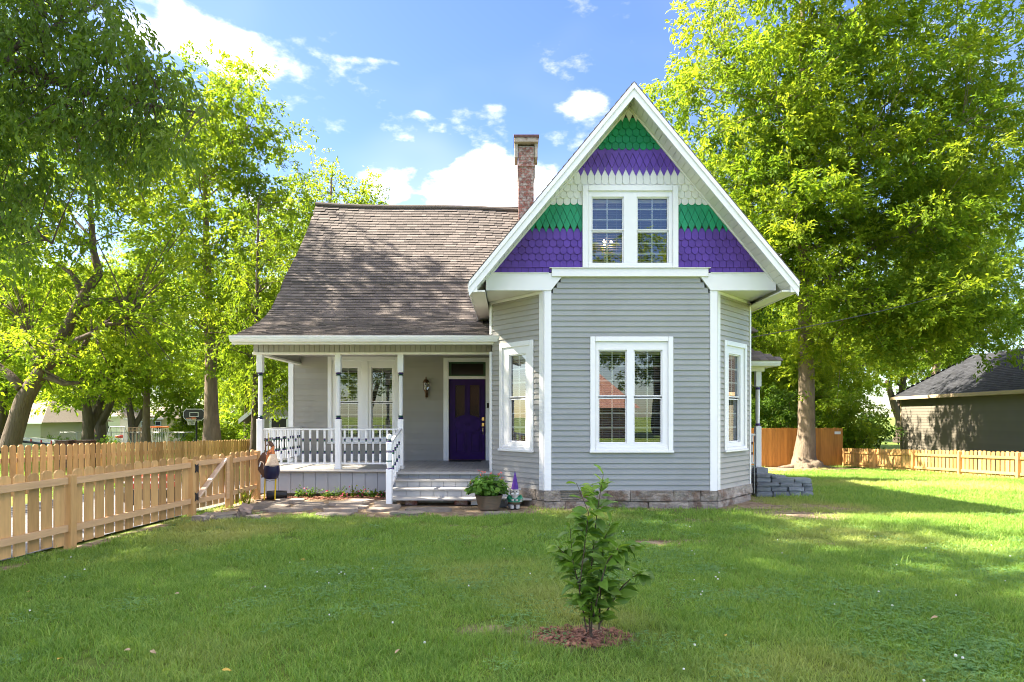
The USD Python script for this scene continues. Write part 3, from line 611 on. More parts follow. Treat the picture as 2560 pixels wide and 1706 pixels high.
emit(mr, "shingle_field", join([(V, _BF) for _, V, _ in tabs[300:]]), "roof_shingle", tone=np.repeat([t for _, _, t in tabs[300:]], 8), kind="stuff")
ridge = [(x, 17.86, 7.66 + .03 + float(sag(x, seg[-1]))) for x in np.linspace(-5.62, 2.0, 12)]
emit(mr, "ridge_cap", tube(ridge, .055, 8), "roof_shingle", tone=.55)
# left rake board following the curve
rk = np.array([[(rake_x(t) + dx, prof(t)[0], prof(t)[1] + dz) for dx in (-.0, .03) for dz in (-.20, -.03)] for t in T])
v = rk.reshape(-1, 3); f = []
for i in range(len(T) - 1):
    a, b = i * 4, i * 4 + 4
    for p, q_ in ((0, 1), (1, 3), (3, 2), (2, 0)): f.append([a + p, a + q_, b + q_, b + p])
emit(mr, "rake_board", (v, np.array(f)), "white_vinyl")
# second, rearward piece of roof glimpsed right of the chimney
emit(H, "rear_gable_roof", prism_y([(.6, 6.9), (1.75, 8.05), (2.9, 6.9)], 18.2, 20.5), "roof_shingle", tone=.5)

# --- porch gutter, fascia, frieze, ceiling
gut = Polygon([(0, 3.045), (.075, 3.045), (.115, 3.10), (.115, 3.125), (.125, 3.13), (.125, 3.155), (0, 3.155)])
def sweep_x(pg, x0, x1, y):                                  # profile in (towards camera, z)
    m = trimesh.creation.extrude_polygon(pg, 1.0); v = np.array(m.vertices)
    return np.stack([x0 + (x1 - x0) * v[:, 2], y - v[:, 0], v[:, 1]], 1), np.array(m.faces)
emit(H, "gutter", sweep_x(gut, -5.43, -.225, 12.08), "white_paint")
emit(H, "porch_fascia", bx(-5.43, -.34, 12.085, 12.12, 3.0, 3.16), "white_paint")
nb = 44
for k in range(nb): emit(H, "porch_soffit_board", bx(-5.40 + 5.0 * k / nb, -5.40 + 5.0 * (k + .95) / nb, 12.12, 12.66, 3.07, 3.085, 0), "cream_soffit")
fz = group(H, "porch_frieze")
n = 47
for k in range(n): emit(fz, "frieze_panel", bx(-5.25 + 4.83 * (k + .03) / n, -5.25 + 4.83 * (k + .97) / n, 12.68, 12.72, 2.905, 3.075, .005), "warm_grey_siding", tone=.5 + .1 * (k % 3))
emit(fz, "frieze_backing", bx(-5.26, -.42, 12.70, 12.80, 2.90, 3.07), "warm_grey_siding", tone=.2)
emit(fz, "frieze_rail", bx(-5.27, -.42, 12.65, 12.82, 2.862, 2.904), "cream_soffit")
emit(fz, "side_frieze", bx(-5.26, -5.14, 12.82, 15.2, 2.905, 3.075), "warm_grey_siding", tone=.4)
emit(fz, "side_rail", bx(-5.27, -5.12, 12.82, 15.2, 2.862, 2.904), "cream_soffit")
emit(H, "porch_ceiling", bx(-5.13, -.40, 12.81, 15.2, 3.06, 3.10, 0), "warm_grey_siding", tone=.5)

# --- porch back wall
ux = lambda uc: PX(600 + .319 * uc, 15.2) + 5.44
uz = lambda vc: PZ(820 + .319 * vc, 15.2)
PFZ = .533
bw = group(H, "porch_back_wall")
pw = (ux(690), ux(1245), uz(905), uz(225)); dr = (ux(1595), ux(1975), PFZ, uz(235))
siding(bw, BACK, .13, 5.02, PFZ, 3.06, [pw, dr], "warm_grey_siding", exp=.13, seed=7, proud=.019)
emit(H, "corner_board", BACK.box(0, .125, .1, 3.06, -.02, .03), "white_paint")
emit(H, "side_wall", bx(-5.43, -5.39, 15.2, 19.5, .1, 4.4, 0), "warm_grey_siding", tone=.5)
window(H, BACK, pw, [(ux(768), ux(920)), (ux(1035), ux(1190))], (uz(575), uz(315)), (uz(855), uz(595)), cw=.10, label="double window on the porch behind the railing", lower_blind=True)
emit(H, "window_panel", BACK.box(pw[0] + .11, ux(768) - .03, pw[2] + .1, pw[3] - .1, .009, .016), "white_paint")
emit(H, "window_panel", BACK.box(ux(955), ux(1005), pw[2] + .1, pw[3] - .1, .009, .020), "white_paint")
# door, transom, surround
cut(BACK, ux(1640), ux(1920), PFZ, uz(270), .5)
for a in ((ux(1595), ux(1637), PFZ, uz(235)), (ux(1926), ux(1975), PFZ, uz(235)), (ux(1637) + .001, ux(1926) - .001, uz(268), uz(235)), (ux(1637) + .001, ux(1926) - .001, uz(402), uz(378))):
    emit(H, "door_surround", BACK.box(*a, -.05, .035, .006), "white_paint")
tr = group(H, "transom_window")
t0 = (ux(1637), uz(377), ux(1926), uz(269)); t1 = (ux(1655), uz(368), ux(1908), uz(280))
emit(tr, "frame", BACK.poly(ring(t0, t1), -.05, .005), "transom_green")
emit(tr, "pane", (BACK.pt(np.array([t1[0], t1[2], t1[2], t1[0]]), np.array([t1[1], t1[1], t1[3], t1[3]]), -.03), np.array([[0, 1, 2], [0, 2, 3]])), "leaded_glass")
dxf = lambda u: PX(1040 + u * .2041, 15.2) + 5.44            # crop coordinates of the door
dzf = lambda v: PZ(860 + v * .2041, 15.2)
door = group(H, "door", "dark purple front door with two leaded lights")
leaf_o = sbox(dxf(410), dzf(1418), dxf(840), dzf(432))
holes = []
for a, b, s in ((480, 597, 1), (660, 777, -1)):
    xa, xb = dxf(a), dxf(b); zt = dzf(505); zl, zr = (dzf(908), dzf(872)) if s > 0 else (dzf(875), dzf(908))
    holes.append(Polygon([(xa, zt), (xa, zl), ((xa + xb) / 2, (zl + zr) / 2 + .012), (xb, zr), (xb, zt)]))
lf = leaf_o
for h in holes: lf = lf.difference(h)
emit(door, "door_leaf", BACK.poly(lf, -.05, -.005), "door_purple")
for h in holes:
    emit(door, "moulding", BACK.poly(h.buffer(.022, join_style=2).difference(h), -.006, .008), "door_purple")
    c = np.array(h.exterior.coords)[:-1]; m = trimesh.creation.extrude_polygon(h, .004); v = np.array(m.vertices)
    emit(door, "leaded_light", (BACK.pt(v[:, 0], v[:, 1], -.03 + v[:, 2]), np.array(m.faces)), "leaded_glass")
    from shapely.geometry import LineString
    x0, z0, x1, z1 = h.bounds; lines = []
    for k in np.arange(-8, 14):
        for sgn in (-1, 1):
            ln = LineString([(x0 - .5, z0 + k * .085 - sgn * .75), (x1 + .5, z0 + k * .085 + sgn * (x1 - x0 + .5) * 1.5)]).buffer(.0014).intersection(h)
            if not ln.is_empty and ln.geom_type == "Polygon": lines.append(BACK.poly(ln, -.026, -.022))
    emit(door, "lead_lattice", join(lines), "bronze")
el = affinity.scale(Point(0, 0).buffer(1, 32), dxf(625) - dxf(460), (dzf(890) - dzf(1085)) / 2); el = affinity.translate(el, (dxf(460) + dxf(790)) / 2, (dzf(890) + dzf(1085)) / 2)
emit(door, "carved_oval", BACK.poly(el, -.006, .006), "door_purple"); emit(door, "moulding", BACK.poly(el.buffer(.012).difference(el.buffer(-.01)), -.006, .018), "door_purple")
for k in (.026, .05): 
    c_ = el.centroid.buffer(k, 8); emit(door, "rosette", BACK.poly(c_.difference(el.centroid.buffer(k - .014, 8)), .006, .016), "door_purple")
for a, b in ((480, 610), (665, 795)):
    p = sbox(dxf(a), dzf(1335), dxf(b), dzf(1080)); p = p.difference(el.buffer(.02)); 
    emit(door, "moulding", BACK.poly(p.buffer(.0).difference(p.buffer(-.024)), -.006, .010), "door_purple"); emit(door, "raised_panel", BACK.poly(p.buffer(-.045), -.006, .006), "door_purple")
for v in (920, 990):
    emit(door, "deadbolt", BACK.box(dxf(806), dxf(836), dzf(v + 22), dzf(v - 22), -.006, .012, .004), "brass")
emit(door, "handle", tube([BACK.pt(dxf(821), dzf(1010), .02), BACK.pt(dxf(823), dzf(1035), .05), BACK.pt(dxf(823), dzf(1075), .05), BACK.pt(dxf(822), dzf(1108), .01)], .009, 6), "brass")
emit(H, "doorbell", BACK.box(dxf(868), dxf(894), dzf(786), dzf(726), .03, .055), "black_plastic")
emit(H, "threshold", BACK.box(dxf(405), dxf(845), PFZ - .004, PFZ + .022, -.05, .05), "rust")

# --- porch floor, skirt, steps
n = 46
for k in range(n): emit(H, "floor_plank", bx(-5.22 + 4.83 * k / n, -5.22 + 4.83 * (k + .965) / n, 12.60, 15.18, PFZ - .03, PFZ, .003), "deck_grey", tone=(k * 37 % 11) / 11)
n2 = 17
for k in range(n2): emit(H, "floor_plank", bx(-2.22 + 1.79 * k / n2, -2.22 + 1.79 * (k + .965) / n2, 12.10, 12.598, PFZ - .034, PFZ - .002, .003), "deck_grey", tone=(k * 29 % 11) / 11)
emit(H, "floor_nosing", bx(-5.24, -2.235, 12.555, 12.598, PFZ - .052, PFZ - .006, .008), "deck_grey", tone=.3)
sk = group(H, "porch_skirt")
n = 12
for k in range(n): emit(sk, "skirt_panel", bx(-5.22 + 3.0 * (k + .01) / n, -5.22 + 3.0 * (k + .985) / n, 12.61, 12.635, .05, PFZ - .045, .004), "skirt_grey", tone=(k * 5 % 7) / 7)
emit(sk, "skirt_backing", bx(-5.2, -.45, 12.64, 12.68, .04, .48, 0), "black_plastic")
st = group(H, "front_steps")
SY = [12.09, 11.81, 11.53, 11.25]; SZ = [.515, .404, .265, .118]
for k in range(4):
    xr = -.43 + max(0, 12.17 - SY[k]) * .88 - .02
    if k: emit(st, "tread", bx(-2.24, xr, SY[k], SY[k] + .32, SZ[k] - .032, SZ[k], .006), "deck_grey", tone=.3 + .12 * k)
    else: emit(st, "tread", bx(-2.24, xr, SY[0] - .03, SY[0] + .01, SZ[0] - .034, SZ[0] + .012, .006), "deck_grey", tone=.3)
    if k < 3:
        m = 9; w = (xr - .03 + 2.21) / m
        for j in range(m): emit(st, "riser_panel", bx(-2.21 + w * (j + .012), -2.21 + w * (j + .988), SY[k] + .025, SY[k] + .042, SZ[k + 1] - .0, SZ[k] - .034, .002), "porch_grey", tone=(j * 3 % 5) / 5)
for x in (-2.15, -1.3, -.45): emit(st, "stringer", bx(x, x + .04, 11.30, 12.5, .055, .085, 0), "porch_grey", tone=.1)
for k, (x, w, m) in enumerate(((-1.95, .22, "brick"), (-1.05, .24, "brick"), (-.75, .16, "white_paint"), (-.4, .22, "wall_stone"))): emit(st, "footing_block", bx(x, x + w, 11.36, 11.48, -.01, .084, .006), m, tone=.5)
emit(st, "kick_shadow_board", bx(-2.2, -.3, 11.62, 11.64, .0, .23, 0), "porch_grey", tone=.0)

# --- porch posts, railings
def post(x, y, z0, z1, parent=H):
    s = .058
    ms = [bx(x - s, x + s, y - s, y + s, z0 + .05, 1.55, .006), bx(x - s - .012, x + s + .012, y - s - .012, y + s + .012, z0, z0 + .06, .008), bx(x - s, x + s, y - s, y + s, 2.50, z1, .006),
          lathe([(.032, 1.61), (.042, 1.66), (.046, 1.9), (.045, 2.2), (.040, 2.4), (.032, 2.44)], (x, y, 0), 14)]
    p = emit(parent, "porch_post", join(ms), "white_paint", smooth=35)
    for z, m in ((1.55, "collar_purple"), (1.585, "collar_green"), (2.435, "collar_green"), (2.465, "collar_purple")):
        emit(p, "collar", lathe([(.050, z), (.054, z + .01), (.040, z + .025), (.044, z + .036)], (x, y, 0), 12), m)
YP = 12.72
PXs = (PX(651, YP), PX(846, YP), PX(1002, YP))
for x in PXs: post(x, YP, PFZ, 2.865)
def baluster(rail, x, y, zb, zt, half=.020):
    """square ends, turned middle; collars painted purple and green."""
    L = zt - zb; z = lambda t: zb + L * t
    ms = [bx(x - half, x + half, y - half, y + half, zb, z(.27), .003), bx(x - half, x + half, y - half, y + half, z(.745), zt, .003),
          lathe([(.010, z(.26)), (.014, z(.34)), (.019, z(.52)), (.015, z(.66)), (.010, z(.75))], (x, y, 0), 8)]
    emit(rail, "baluster", join(ms), "white_paint")
    for t, m in ((.272, "collar_purple"), (.320, "collar_green"), (.648, "collar_green"), (.697, "collar_purple")):
        emit(rail, "collar", lathe([(.019, z(t)), (.021, z(t + .012)), (.014, z(t + .036)), (.017, z(t + .046))], (x, y, 0), 8), m)
ZR0, ZR1 = .665, 1.325
def railing(x0, x1, n):
    g = group(H, "porch_railing")
    emit(g, "top_rail", bx(x0, x1, YP - .032, YP + .032, ZR1, ZR1 + .032, .006), "white_paint"); emit(g, "bottom_rail", bx(x0, x1, YP - .022, YP + .022, ZR0 - .036, ZR0, .004), "white_paint")
    for k in range(n): baluster(g, x0 + (x1 - x0) * (k + .5) / n, YP, ZR0, ZR1)
railing(PXs[0] + .06, PXs[1] - .06, 10); railing(PXs[1] + .06, PXs[2] - .06, 8)
g = group(H, "porch_railing")                                 # the return to the house along the left end
emit(g, "top_rail", bx(PXs[0] - .03, PXs[0] + .03, YP + .06, 15.17, ZR1, ZR1 + .032, .006), "white_paint"); emit(g, "bottom_rail", bx(PXs[0] - .022, PXs[0] + .022, YP + .06, 15.17, ZR0 - .036, ZR0, .004), "white_paint")
for k in range(15): baluster(g, PXs[0], YP + .12 + 2.3 * (k + .5) / 15, ZR0, ZR1)
# stair rail with its newel post
nx, ny = -2.21, 11.24
nw = emit(H, "newel_post", join([bx(nx - .052, nx + .052, ny - .052, ny + .052, .03, .66, .006), lathe([(.040, .66), (.045, .70), (.052, .76), (.052, .93), (.045, .98)], (nx, ny, 0), 14), bx(nx - .052, nx + .052, ny - .052, ny + .052, .985, 1.145, .012),
      lathe([(.02, 1.185), (.043, 1.20), (.052, 1.235), (.045, 1.27), (.02, 1.288)], (nx, ny, 0), 14)]), "white_paint", smooth=40)
for z, r_, m in ((.652, .055, "collar_purple"), (.79, .057, "collar_green"), (.955, .053, "collar_purple"), (1.145, .045, "collar_purple"), (1.165, .040, "collar_green")): emit(nw, "collar", lathe([(r_ - .004, z), (r_, z + .006), (r_, z + .016), (r_ - .006, z + .022)], (nx, ny, 0), 14), m)
g = group(H, "stair_railing")
x2, y2 = PXs[2], YP
emit(g, "top_rail", bar((nx, ny + .05, 1.12), (x2, y2 - .05, 1.345), .06, .04), "white_paint"); emit(g, "bottom_rail", bar((nx, ny + .05, .30), (x2, y2 - .05, .60), .045, .05), "white_paint")
for k in range(5):
    t = (k + .7) / 5.6; x, y = nx + (x2 - nx) * t, ny + (y2 - ny) * t; baluster(g, x, y, .30 + .30 * t + .02, 1.12 + .225 * t - .02, .018)

# --- wall lantern
LX, LY = PX(600 + .319 * 1463, 15.2), 15.2
lt = thing("wall_lantern", "bronze carriage lantern on the porch wall left of the door", "lantern", (LX, LY - .12, 0))
lz = lambda vc: uz(vc)
emit(lt, "cap", lathe([(.085, lz(432)), (.080, lz(428)), (.055, lz(412)), (.020, lz(404)), (.012, lz(396)), (.016, lz(393)), (.003, lz(386))], (LX, LY - .12, 0), 8), "bronze")
emit(lt, "glass_shade", lathe([(.052, lz(487)), (.066, lz(434))], (LX, LY - .12, 0), 8), "lamp_glass")
for k in range(6):
    a = k * math.pi / 3 + .3; emit(lt, "cage_bar", tube([(LX + .054 * math.cos(a), LY - .12 + .054 * math.sin(a), lz(488)), (LX + .069 * math.cos(a), LY - .12 + .069 * math.sin(a), lz(433))], .005, 4), "bronze")
emit(lt, "base", lathe([(.004, lz(562)), (.012, lz(530)), (.026, lz(512)), (.034, lz(502)), (.05, lz(497)), (.056, lz(487))], (LX, LY - .12, 0), 8), "bronze")
emit(lt, "bulb", lathe([(.012, lz(486)), (.020, lz(470)), (.018, lz(452)), (.004, lz(442))], (LX, LY - .12, 0), 8), "bulb_white")
emit(lt, "bracket", join([bx(LX - .035, LX + .035, LY - .03, LY - .008, lz(545), lz(470)), tube([(LX, LY - .03, lz(520)), (LX, LY - .08, lz(545)), (LX, LY - .12, lz(505))], .01, 6)]), "bronze")
mt = emit("/World", "doormat", bx(PX(600 + .319 * 1640, 14.9), PX(600 + .319 * 1890, 14.9), 14.75, 15.12, PFZ + .002, PFZ + .018), "rubber", label="thin dark mat on the porch floor before the purple door", category="doormat")

# --- foundation
fd = group(H, "foundation")
r = rng(31)
for fr, L in ((LEFT, LEFT.len), (FRONT, FRONT.len), (RIGHT, RIGHT.len)):
    for row, (z0, z1) in enumerate(((-.10, .10), (.105, .30))):
        s = -.02
        while s < L - .03:
            w = min(r.uniform(.38, .85), L + .03 - s)
            if L + .03 - s - w < .2: w = L + .03 - s
            if not (fr is FRONT and row == 1 and s < 1.02 and s + w > .62) or True:
                if fr is FRONT and row == 1:
                    vx0, vx1 = PX(1400, 11.06) - A[0], PX(1450, 11.06) - A[0]
                    if s < vx0 < s + w: w = vx0 - s
                    elif vx0 <= s < vx1: s = vx1; continue
                c = fr.pt(s + w / 2, (z0 + z1) / 2, -.085 + r.normal() * .01); a = math.atan2(fr.e[1], fr.e[0])
                v, f = rock((0, 0, 0), (w - .004, .26, z1 - z0 + .004), r.integers(1e6), 3, .13)
                # squared, rock-faced block
                v = np.clip(v * [1.12, 1, 1.16], -np.array([w, .4, z1 - z0]) / 2 + .004, np.array([w, .4, z1 - z0]) / 2 - .004)
                ca, sa = math.cos(a), math.sin(a); v = np.stack([v[:, 0] * ca - v[:, 1] * sa, v[:, 0] * sa + v[:, 1] * ca, v[:, 2]], 1) + c
                emit(fd, "foundation_stone", (v, f), "foundation_stone", tone=r.random(), smooth=30)
            s += w
    emit(fd, "mortar_bed", fr.box(-.02, L + .02, -.12, .295, -.20, -.035, 0), "mortar")
vt_ = group(fd, "crawl_vent") if False else None
vx0, vx1 = PX(1400, 11.06) - A[0], PX(1450, 11.06) - A[0]
cv = group(H, "crawl_space_vent")
emit(cv, "frame", FRONT.poly(ring((vx0, .11, vx1, .285), (vx0 + .015, .125, vx1 - .015, .27)), -.06, .0), "foundation_stone", tone=.3)
emit(cv, "backing", FRONT.box(vx0 + .01, vx1 - .01, .115, .28, -.058, -.05, 0), "black_plastic")
for k in range(3): emit(cv, "louvre", FRONT.box(vx0 + .012, vx1 - .012, .14 + k * .045, .158 + k * .045, -.045, -.005, 0), "foundation_stone", tone=.3)

# --- chimney
chm = group(H, "chimney")
cx0, cx1, cy0, cy1 = PX(1296, 17.3), PX(1335, 17.3), 17.3, 17.75
zc = lambda vc: PZ(320 + vc * .1531, 17.3)
emit(chm, "mortar_core", bx(cx0 + .004, cx1 - .004, cy0 + .004, cy1, 5.6, zc(300), 0), "mortar")
r = rng(41); bh = .072
ztop, k = zc(325), 0
z = 6.2
while z < ztop:
    for fr_, L in ((Frame((cx0, cy0), (cx1, cy0)), cx1 - cx0), (Frame((cx0, cy1), (cx0, cy0)), cy1 - cy0)):
        s = 0.0 if k % 2 == 0 else -.10
        while s < L - .005:
            a, b = max(s, 0), min(s + .205, L)
            if b - a > .02 and z > 6.6:
                emit(chm, "brick", fr_.box(a + .002, b - .004, z + .004, z + bh - .004, -.02, r.uniform(.0, .006), .003), "brick", tone=r.random())
            s += .21
    z += bh; k += 1
emit(chm, "band", bx(cx0 - .03, cx1 + .03, cy0 - .03, cy1 + .03, zc(635), zc(600), .005), "brick", tone=.6)
for sgn in (0, 1): 
    x = cx0 - .028 if sgn == 0 else cx1 + .005
    emit(chm, "corner_strip", bx(x, x + .023, cy0 - .006, cy1, zc(800), zc(636), .003), "cap_stone")
emit(chm, "corbel", bx(cx0 - .105, cx0 - .012, cy0 - .02, cy1 + .08, zc(485), zc(255), .01), "cap_stone"); emit(chm, "corbel", bx(cx1 + .012, cx1 + .105, cy0 - .02, cy1 + .08, zc(485), zc(255), .01), "cap_stone")
emit(chm, "cap_slab", bx(cx0 - .115, cx1 + .12, cy0 - .11, cy1 + .11, zc(256), zc(182), .01), "cap_stone")
emit(chm, "metal_cap", bx(cx0 - .13, cx1 + .135, cy0 - .13, cy1 + .13, zc(181), zc(140), .006), "metal_cap")

# --- side porch on the right
SP = group(H, "side_porch")
sx = lambda uc, Y: PX(1860 + .3063 * uc, Y)
sz = lambda vc, Y: PZ(780 + .3063 * vc, Y)
Y0 = 13.3
px = sx(112, Y0)
s = .058
pp = emit(SP, "porch_post", join([bx(px - s, px + s, Y0 - s, Y0 + s, sz(1265, Y0), sz(935, Y0), .006), bx(px - s, px + s, Y0 - s, Y0 + s, sz(610, Y0), sz(488, Y0), .006), lathe([(.035, sz(935, Y0)), (.046, sz(800, Y0)), (.042, sz(640, Y0)), (.034, sz(605, Y0))], (px, Y0, 0), 12)]), "white_paint", smooth=35)
for vc in (922, 628): emit(SP, "collar", lathe([(.048, sz(vc, Y0) - .02), (.052, sz(vc, Y0)), (.044, sz(vc, Y0) + .03)], (px, Y0, 0), 12), "collar_purple")
emit(SP, "frieze_board", bx(4.66, px + .12, Y0 - .07, Y0 + .05, sz(488, Y0), sz(440, Y0)), "cream_soffit")
zE = sz(440, Y0 - .35); xE = sx(298, Y0 - .35)
emit(SP, "gutter", sweep_x(Polygon([(0, zE), (.06, zE), (.10, zE + .06), (.10, zE + .11), (0, zE + .11)]), 4.66, xE, Y0 - .28), "white_paint")
emit(SP, "fascia", bx(xE - .04, xE, Y0 - .33, Y0 + 2.5, zE, zE + .11), "white_paint")
emit(SP, "soffit", bx(4.66, xE - .04, Y0 - .28, Y0 + 2.5, zE + .005, zE + .02, 0), "cream_soffit")
hip = np.array([(4.6, Y0 - .40, zE + .10), (xE + .03, Y0 - .40, zE + .10), (xE + .03, Y0 + 2.5, zE + .10), (4.6, Y0 + 2.5, zE + .10), (4.6, Y0 + .55, zE + .62), (4.62, Y0 + 2.4, zE + .62)])
emit(SP, "roof_deck", (hip, np.array([[0, 1, 4], [1, 2, 5], [1, 5, 4], [0, 4, 5], [0, 5, 3], [0, 3, 2], [0, 2, 1]])), "underlay")
r = rng(51); n = 7
for k in range(n):                                            # front hip face, courses of tabs
    t0, t1 = k / n, (k + 1.25) / n
    P = lambda x, t, l: np.array([x, Y0 - .41 + .95 * t, zE + .10 + .52 * t + l])
    x = 4.6
    while x < xE + .03 - (xE - 4.57) * t0:
        w = r.choice([.17, .24, .3]); xb = min(x + w - .006, xE + .03 - (xE - 4.57) * t0)
        if xb - x > .03: emit(SP, "shingle", hexa([P(xx, t, l) for xx in (x, xb) for t, ls in ((t0, (.002, .02)), (t1, (.002, .006))) for l in ls]), "roof_shingle", tone=r.random())
        x += w
emit(SP, "upper_roof_corner", prism_y([(4.3, 3.95), (sx(118, 13.0), sz(155, 13.0)), (sx(118, 13.0) - .02, sz(165, 13.0)), (4.3, 3.5)], 13.0, 16), "roof_shingle", tone=.6)
emit(SP, "top_rail", bx(4.66, px - .05, Y0 - .03, Y0 + .03, sz(1010, Y0), sz(998, Y0) + .01), "white_paint"); emit(SP, "bottom_rail", bx(4.66, px - .05, Y0 - .02, Y0 + .02, sz(1240, Y0), sz(1225, Y0)), "white_paint")
for k in range(4): baluster(SP, px - .12 - k * .12, Y0, sz(1225, Y0), sz(1005, Y0), .02)
emit(SP, "floor_slab", bx(4.62, px + .1, Y0 - .1, Y0 + 2.4, .05, sz(1265, Y0) - .001), "deck_grey", tone=.4)
emit(H, "cable", tube([LP for LP in [(4.72, 12.15, z) for z in np.linspace(.1, 1.1, 6)]], .008, 5), "chain_grey")
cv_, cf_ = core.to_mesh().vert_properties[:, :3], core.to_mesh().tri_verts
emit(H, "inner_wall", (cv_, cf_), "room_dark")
# ------------------------------------------------------------------ fences
def picket(fr, s, w, z0, z1, d0, d1):
    """a dog-eared picket."""
    e = w * .24; return fr.poly(Polygon([(s, z0), (s + w, z0), (s + w, z1 - e), (s + w - e, z1), (s + e, z1), (s, z1 - e)]), d0, d1)
def fence_run(t, a, b, top, bot, pitch, w, seed, near=True, rails=True, mat="fence_wood_near", rmat="rail_wood", d=(-.028, -.008), rd=(-.007, .03), post_gap=0.0, rail_z=(.10, .62), skip=0.0):
    fr = Frame(a, b); r = rng(seed); s = post_gap + skip; L = fr.len - post_gap; n = max(1, int(round((L - s) / pitch))); p = (L - s) / n
    tt = lambda q: top[0] + (top[1] - top[0]) * q / fr.len; bb = lambda q: bot[0] + (bot[1] - bot[0]) * q / fr.len
    for k in range(n):
        x = s + (k + .5) * p - w / 2 + r.normal() * .004; emit(t, "picket", picket(fr, x, w, bb(x) + r.uniform(.0, .03), tt(x) + r.normal() * .008, d[0] + r.normal() * .0015, d[1]), mat, tone=r.random())
    if rails:
        for z in rail_z:
            h = .085
            P0, P1 = fr.pt(post_gap, bb(0) + z + h / 2, (rd[0] + rd[1]) / 2), fr.pt(L, bb(L) + z + h / 2, (rd[0] + rd[1]) / 2)
            emit(t, "rail", bar(P0, P1, abs(rd[1] - rd[0]), h, ch=.004), rmat, tone=r.random())
    return fr
F0, F1, F2, F3, F4 = (-5.67, 5.22), (-5.43, 7.66), (-5.19, 10.1), (-5.05, 11.12), (-5.0, 12.22)
pf = thing("picket_fence", "pale new picket fence with gate posts in front of the drive", "fence", (-5.43, 7.66, 0))
for a, b, sd in ((F0, F1, 1), (F1, F2, 2), (F3, F4, 3)):
    fence_run(pf, a, b, (.955, .955), (.02, .03), .187, .138, sd, post_gap=.05, rail_z=(.165, .745))
for k, p in enumerate((F0, F1, F2, F3, F4)):
    fr = Frame((p[0], p[1] - .05), (p[0] + .005, p[1] + .05)); h = (.885, .885, .905, .90, .93)[k]
    emit(pf, "post", fr.box(0, .1, -.3, h, -.045, .055, .006), "fence_wood_near", tone=.35 + .15 * (k % 3))
gt = thing("picket_gate", "narrow picket gate with diagonal brace and black butterfly hinges", "gate", (-5.13, 10.6, 0))
gf = Frame(F2, F3)
for k in range(5): emit(gt, "picket", picket(gf, .075 + k * .178, .138, .09, .945 + .008 * (k % 2), -.03, -.01), "fence_wood_near", tone=(k * 3 % 5) / 5)
emit(gt, "rail", gf.box(.06, gf.len - .06, .175, .26, -.008, .028), "rail_wood", tone=.6); emit(gt, "rail", gf.box(.06, gf.len - .06, .79, .875, -.008, .028), "rail_wood", tone=.4)
emit(gt, "stile", gf.box(gf.len - .15, gf.len - .062, .15, .885, .029, .062), "rail_wood", tone=.7)
emit(gt, "brace", bar(gf.pt(.09, .28, .046), gf.pt(gf.len - .17, .86, .046), .034, .085, up=gf.n), "brace_wood", tone=.95)
for z in (.30, .76):
    hg = gf.poly(Polygon([(-.045, z - .075), (.0, z - .045), (.045, z - .075), (.045, z + .075), (.0, z + .045), (-.045, z + .075), (-.03, z + .02), (-.03, z - .02)]), .0, .006)
    emit(gt, "hinge", (hg[0] + gf.n * .060 + gf.e * .045, hg[1]), "black_iron")

df = thing("picket_fence", "long picket fence on the far side of the gravel drive", "fence", (-9.0, 16, 0))
fence_run(df, (-8.82, 8.6), (-9.42, 24.0), (1.16, .74), (.22, -.18), .187, .138, 5, mat="fence_wood", d=(.0, .018), rd=(-.045, -.004), rail_z=(.12, .62))
fr = Frame((-8.82, 8.6), (-9.42, 24.0))
for k in range(7): emit(df, "post", fr.box(.3 + k * 2.44, .4 + k * 2.44, -.4, 1.0 - .065 * k, -.15, -.048, .006), "fence_wood", tone=.3)

rf = thing("picket_fence", "low picket fence beside the neighbour's dark house", "fence", (15.1, 22, -.4))
Ys = [28.35 - 2.44 * k for k in range(6)]
for k in range(5):
    ya, yb = Ys[k], Ys[k + 1]; ga, gb = float(gz(15, ya)), float(gz(15, yb))
    # rails and posts on the lawn side
    fr = Frame((15.12, ya), (15.12, yb)); r = rng(60 + k); n = 13
    for j in range(n):
        s = (j + .5) * fr.len / n - .07; g = ga + (gb - ga) * s / fr.len; emit(rf, "picket", picket(fr, s, .138, g + .04, g + .85 + r.normal() * .008, -.03, -.01), "fence_wood", tone=r.random())
    for z in (.14, .62): emit(rf, "rail", bar(fr.pt(.04, ga + z + .04, .012), fr.pt(fr.len - .04, gb + z + .04, .012), .036, .085), "fence_wood", tone=r.random())
    emit(rf, "post", fr.box(-.05, .05, ga - .3, ga + .83, -.008, .092, .006), "fence_wood", tone=.7)
tf = thing("plank_fence", "tall orange-brown plank fence behind the big oak trunk", "fence", (12.5, 28.5, -.7))
fr = Frame((8.6, 28.5), (15.1, 28.5)); r = rng(71); n = 46
for k in range(n):
    s = fr.len * k / n; emit(tf, "plank", picket(fr, s + .002, fr.len / n - .004, -.78, 1.085 + r.normal() * .007, r.uniform(-.004, .004), .02), "plank_wood", tone=r.random())
for z in (-.4, .75): emit(tf, "rail", fr.box(0, fr.len, z, z + .085, -.05, -.006), "plank_wood", tone=.2)
emit(tf, "sign_plate", fr.box(fr.len - .38, fr.len - .10, .80, .92, .024, .03, .003), "white_vinyl", label="small white plate at the fence end")

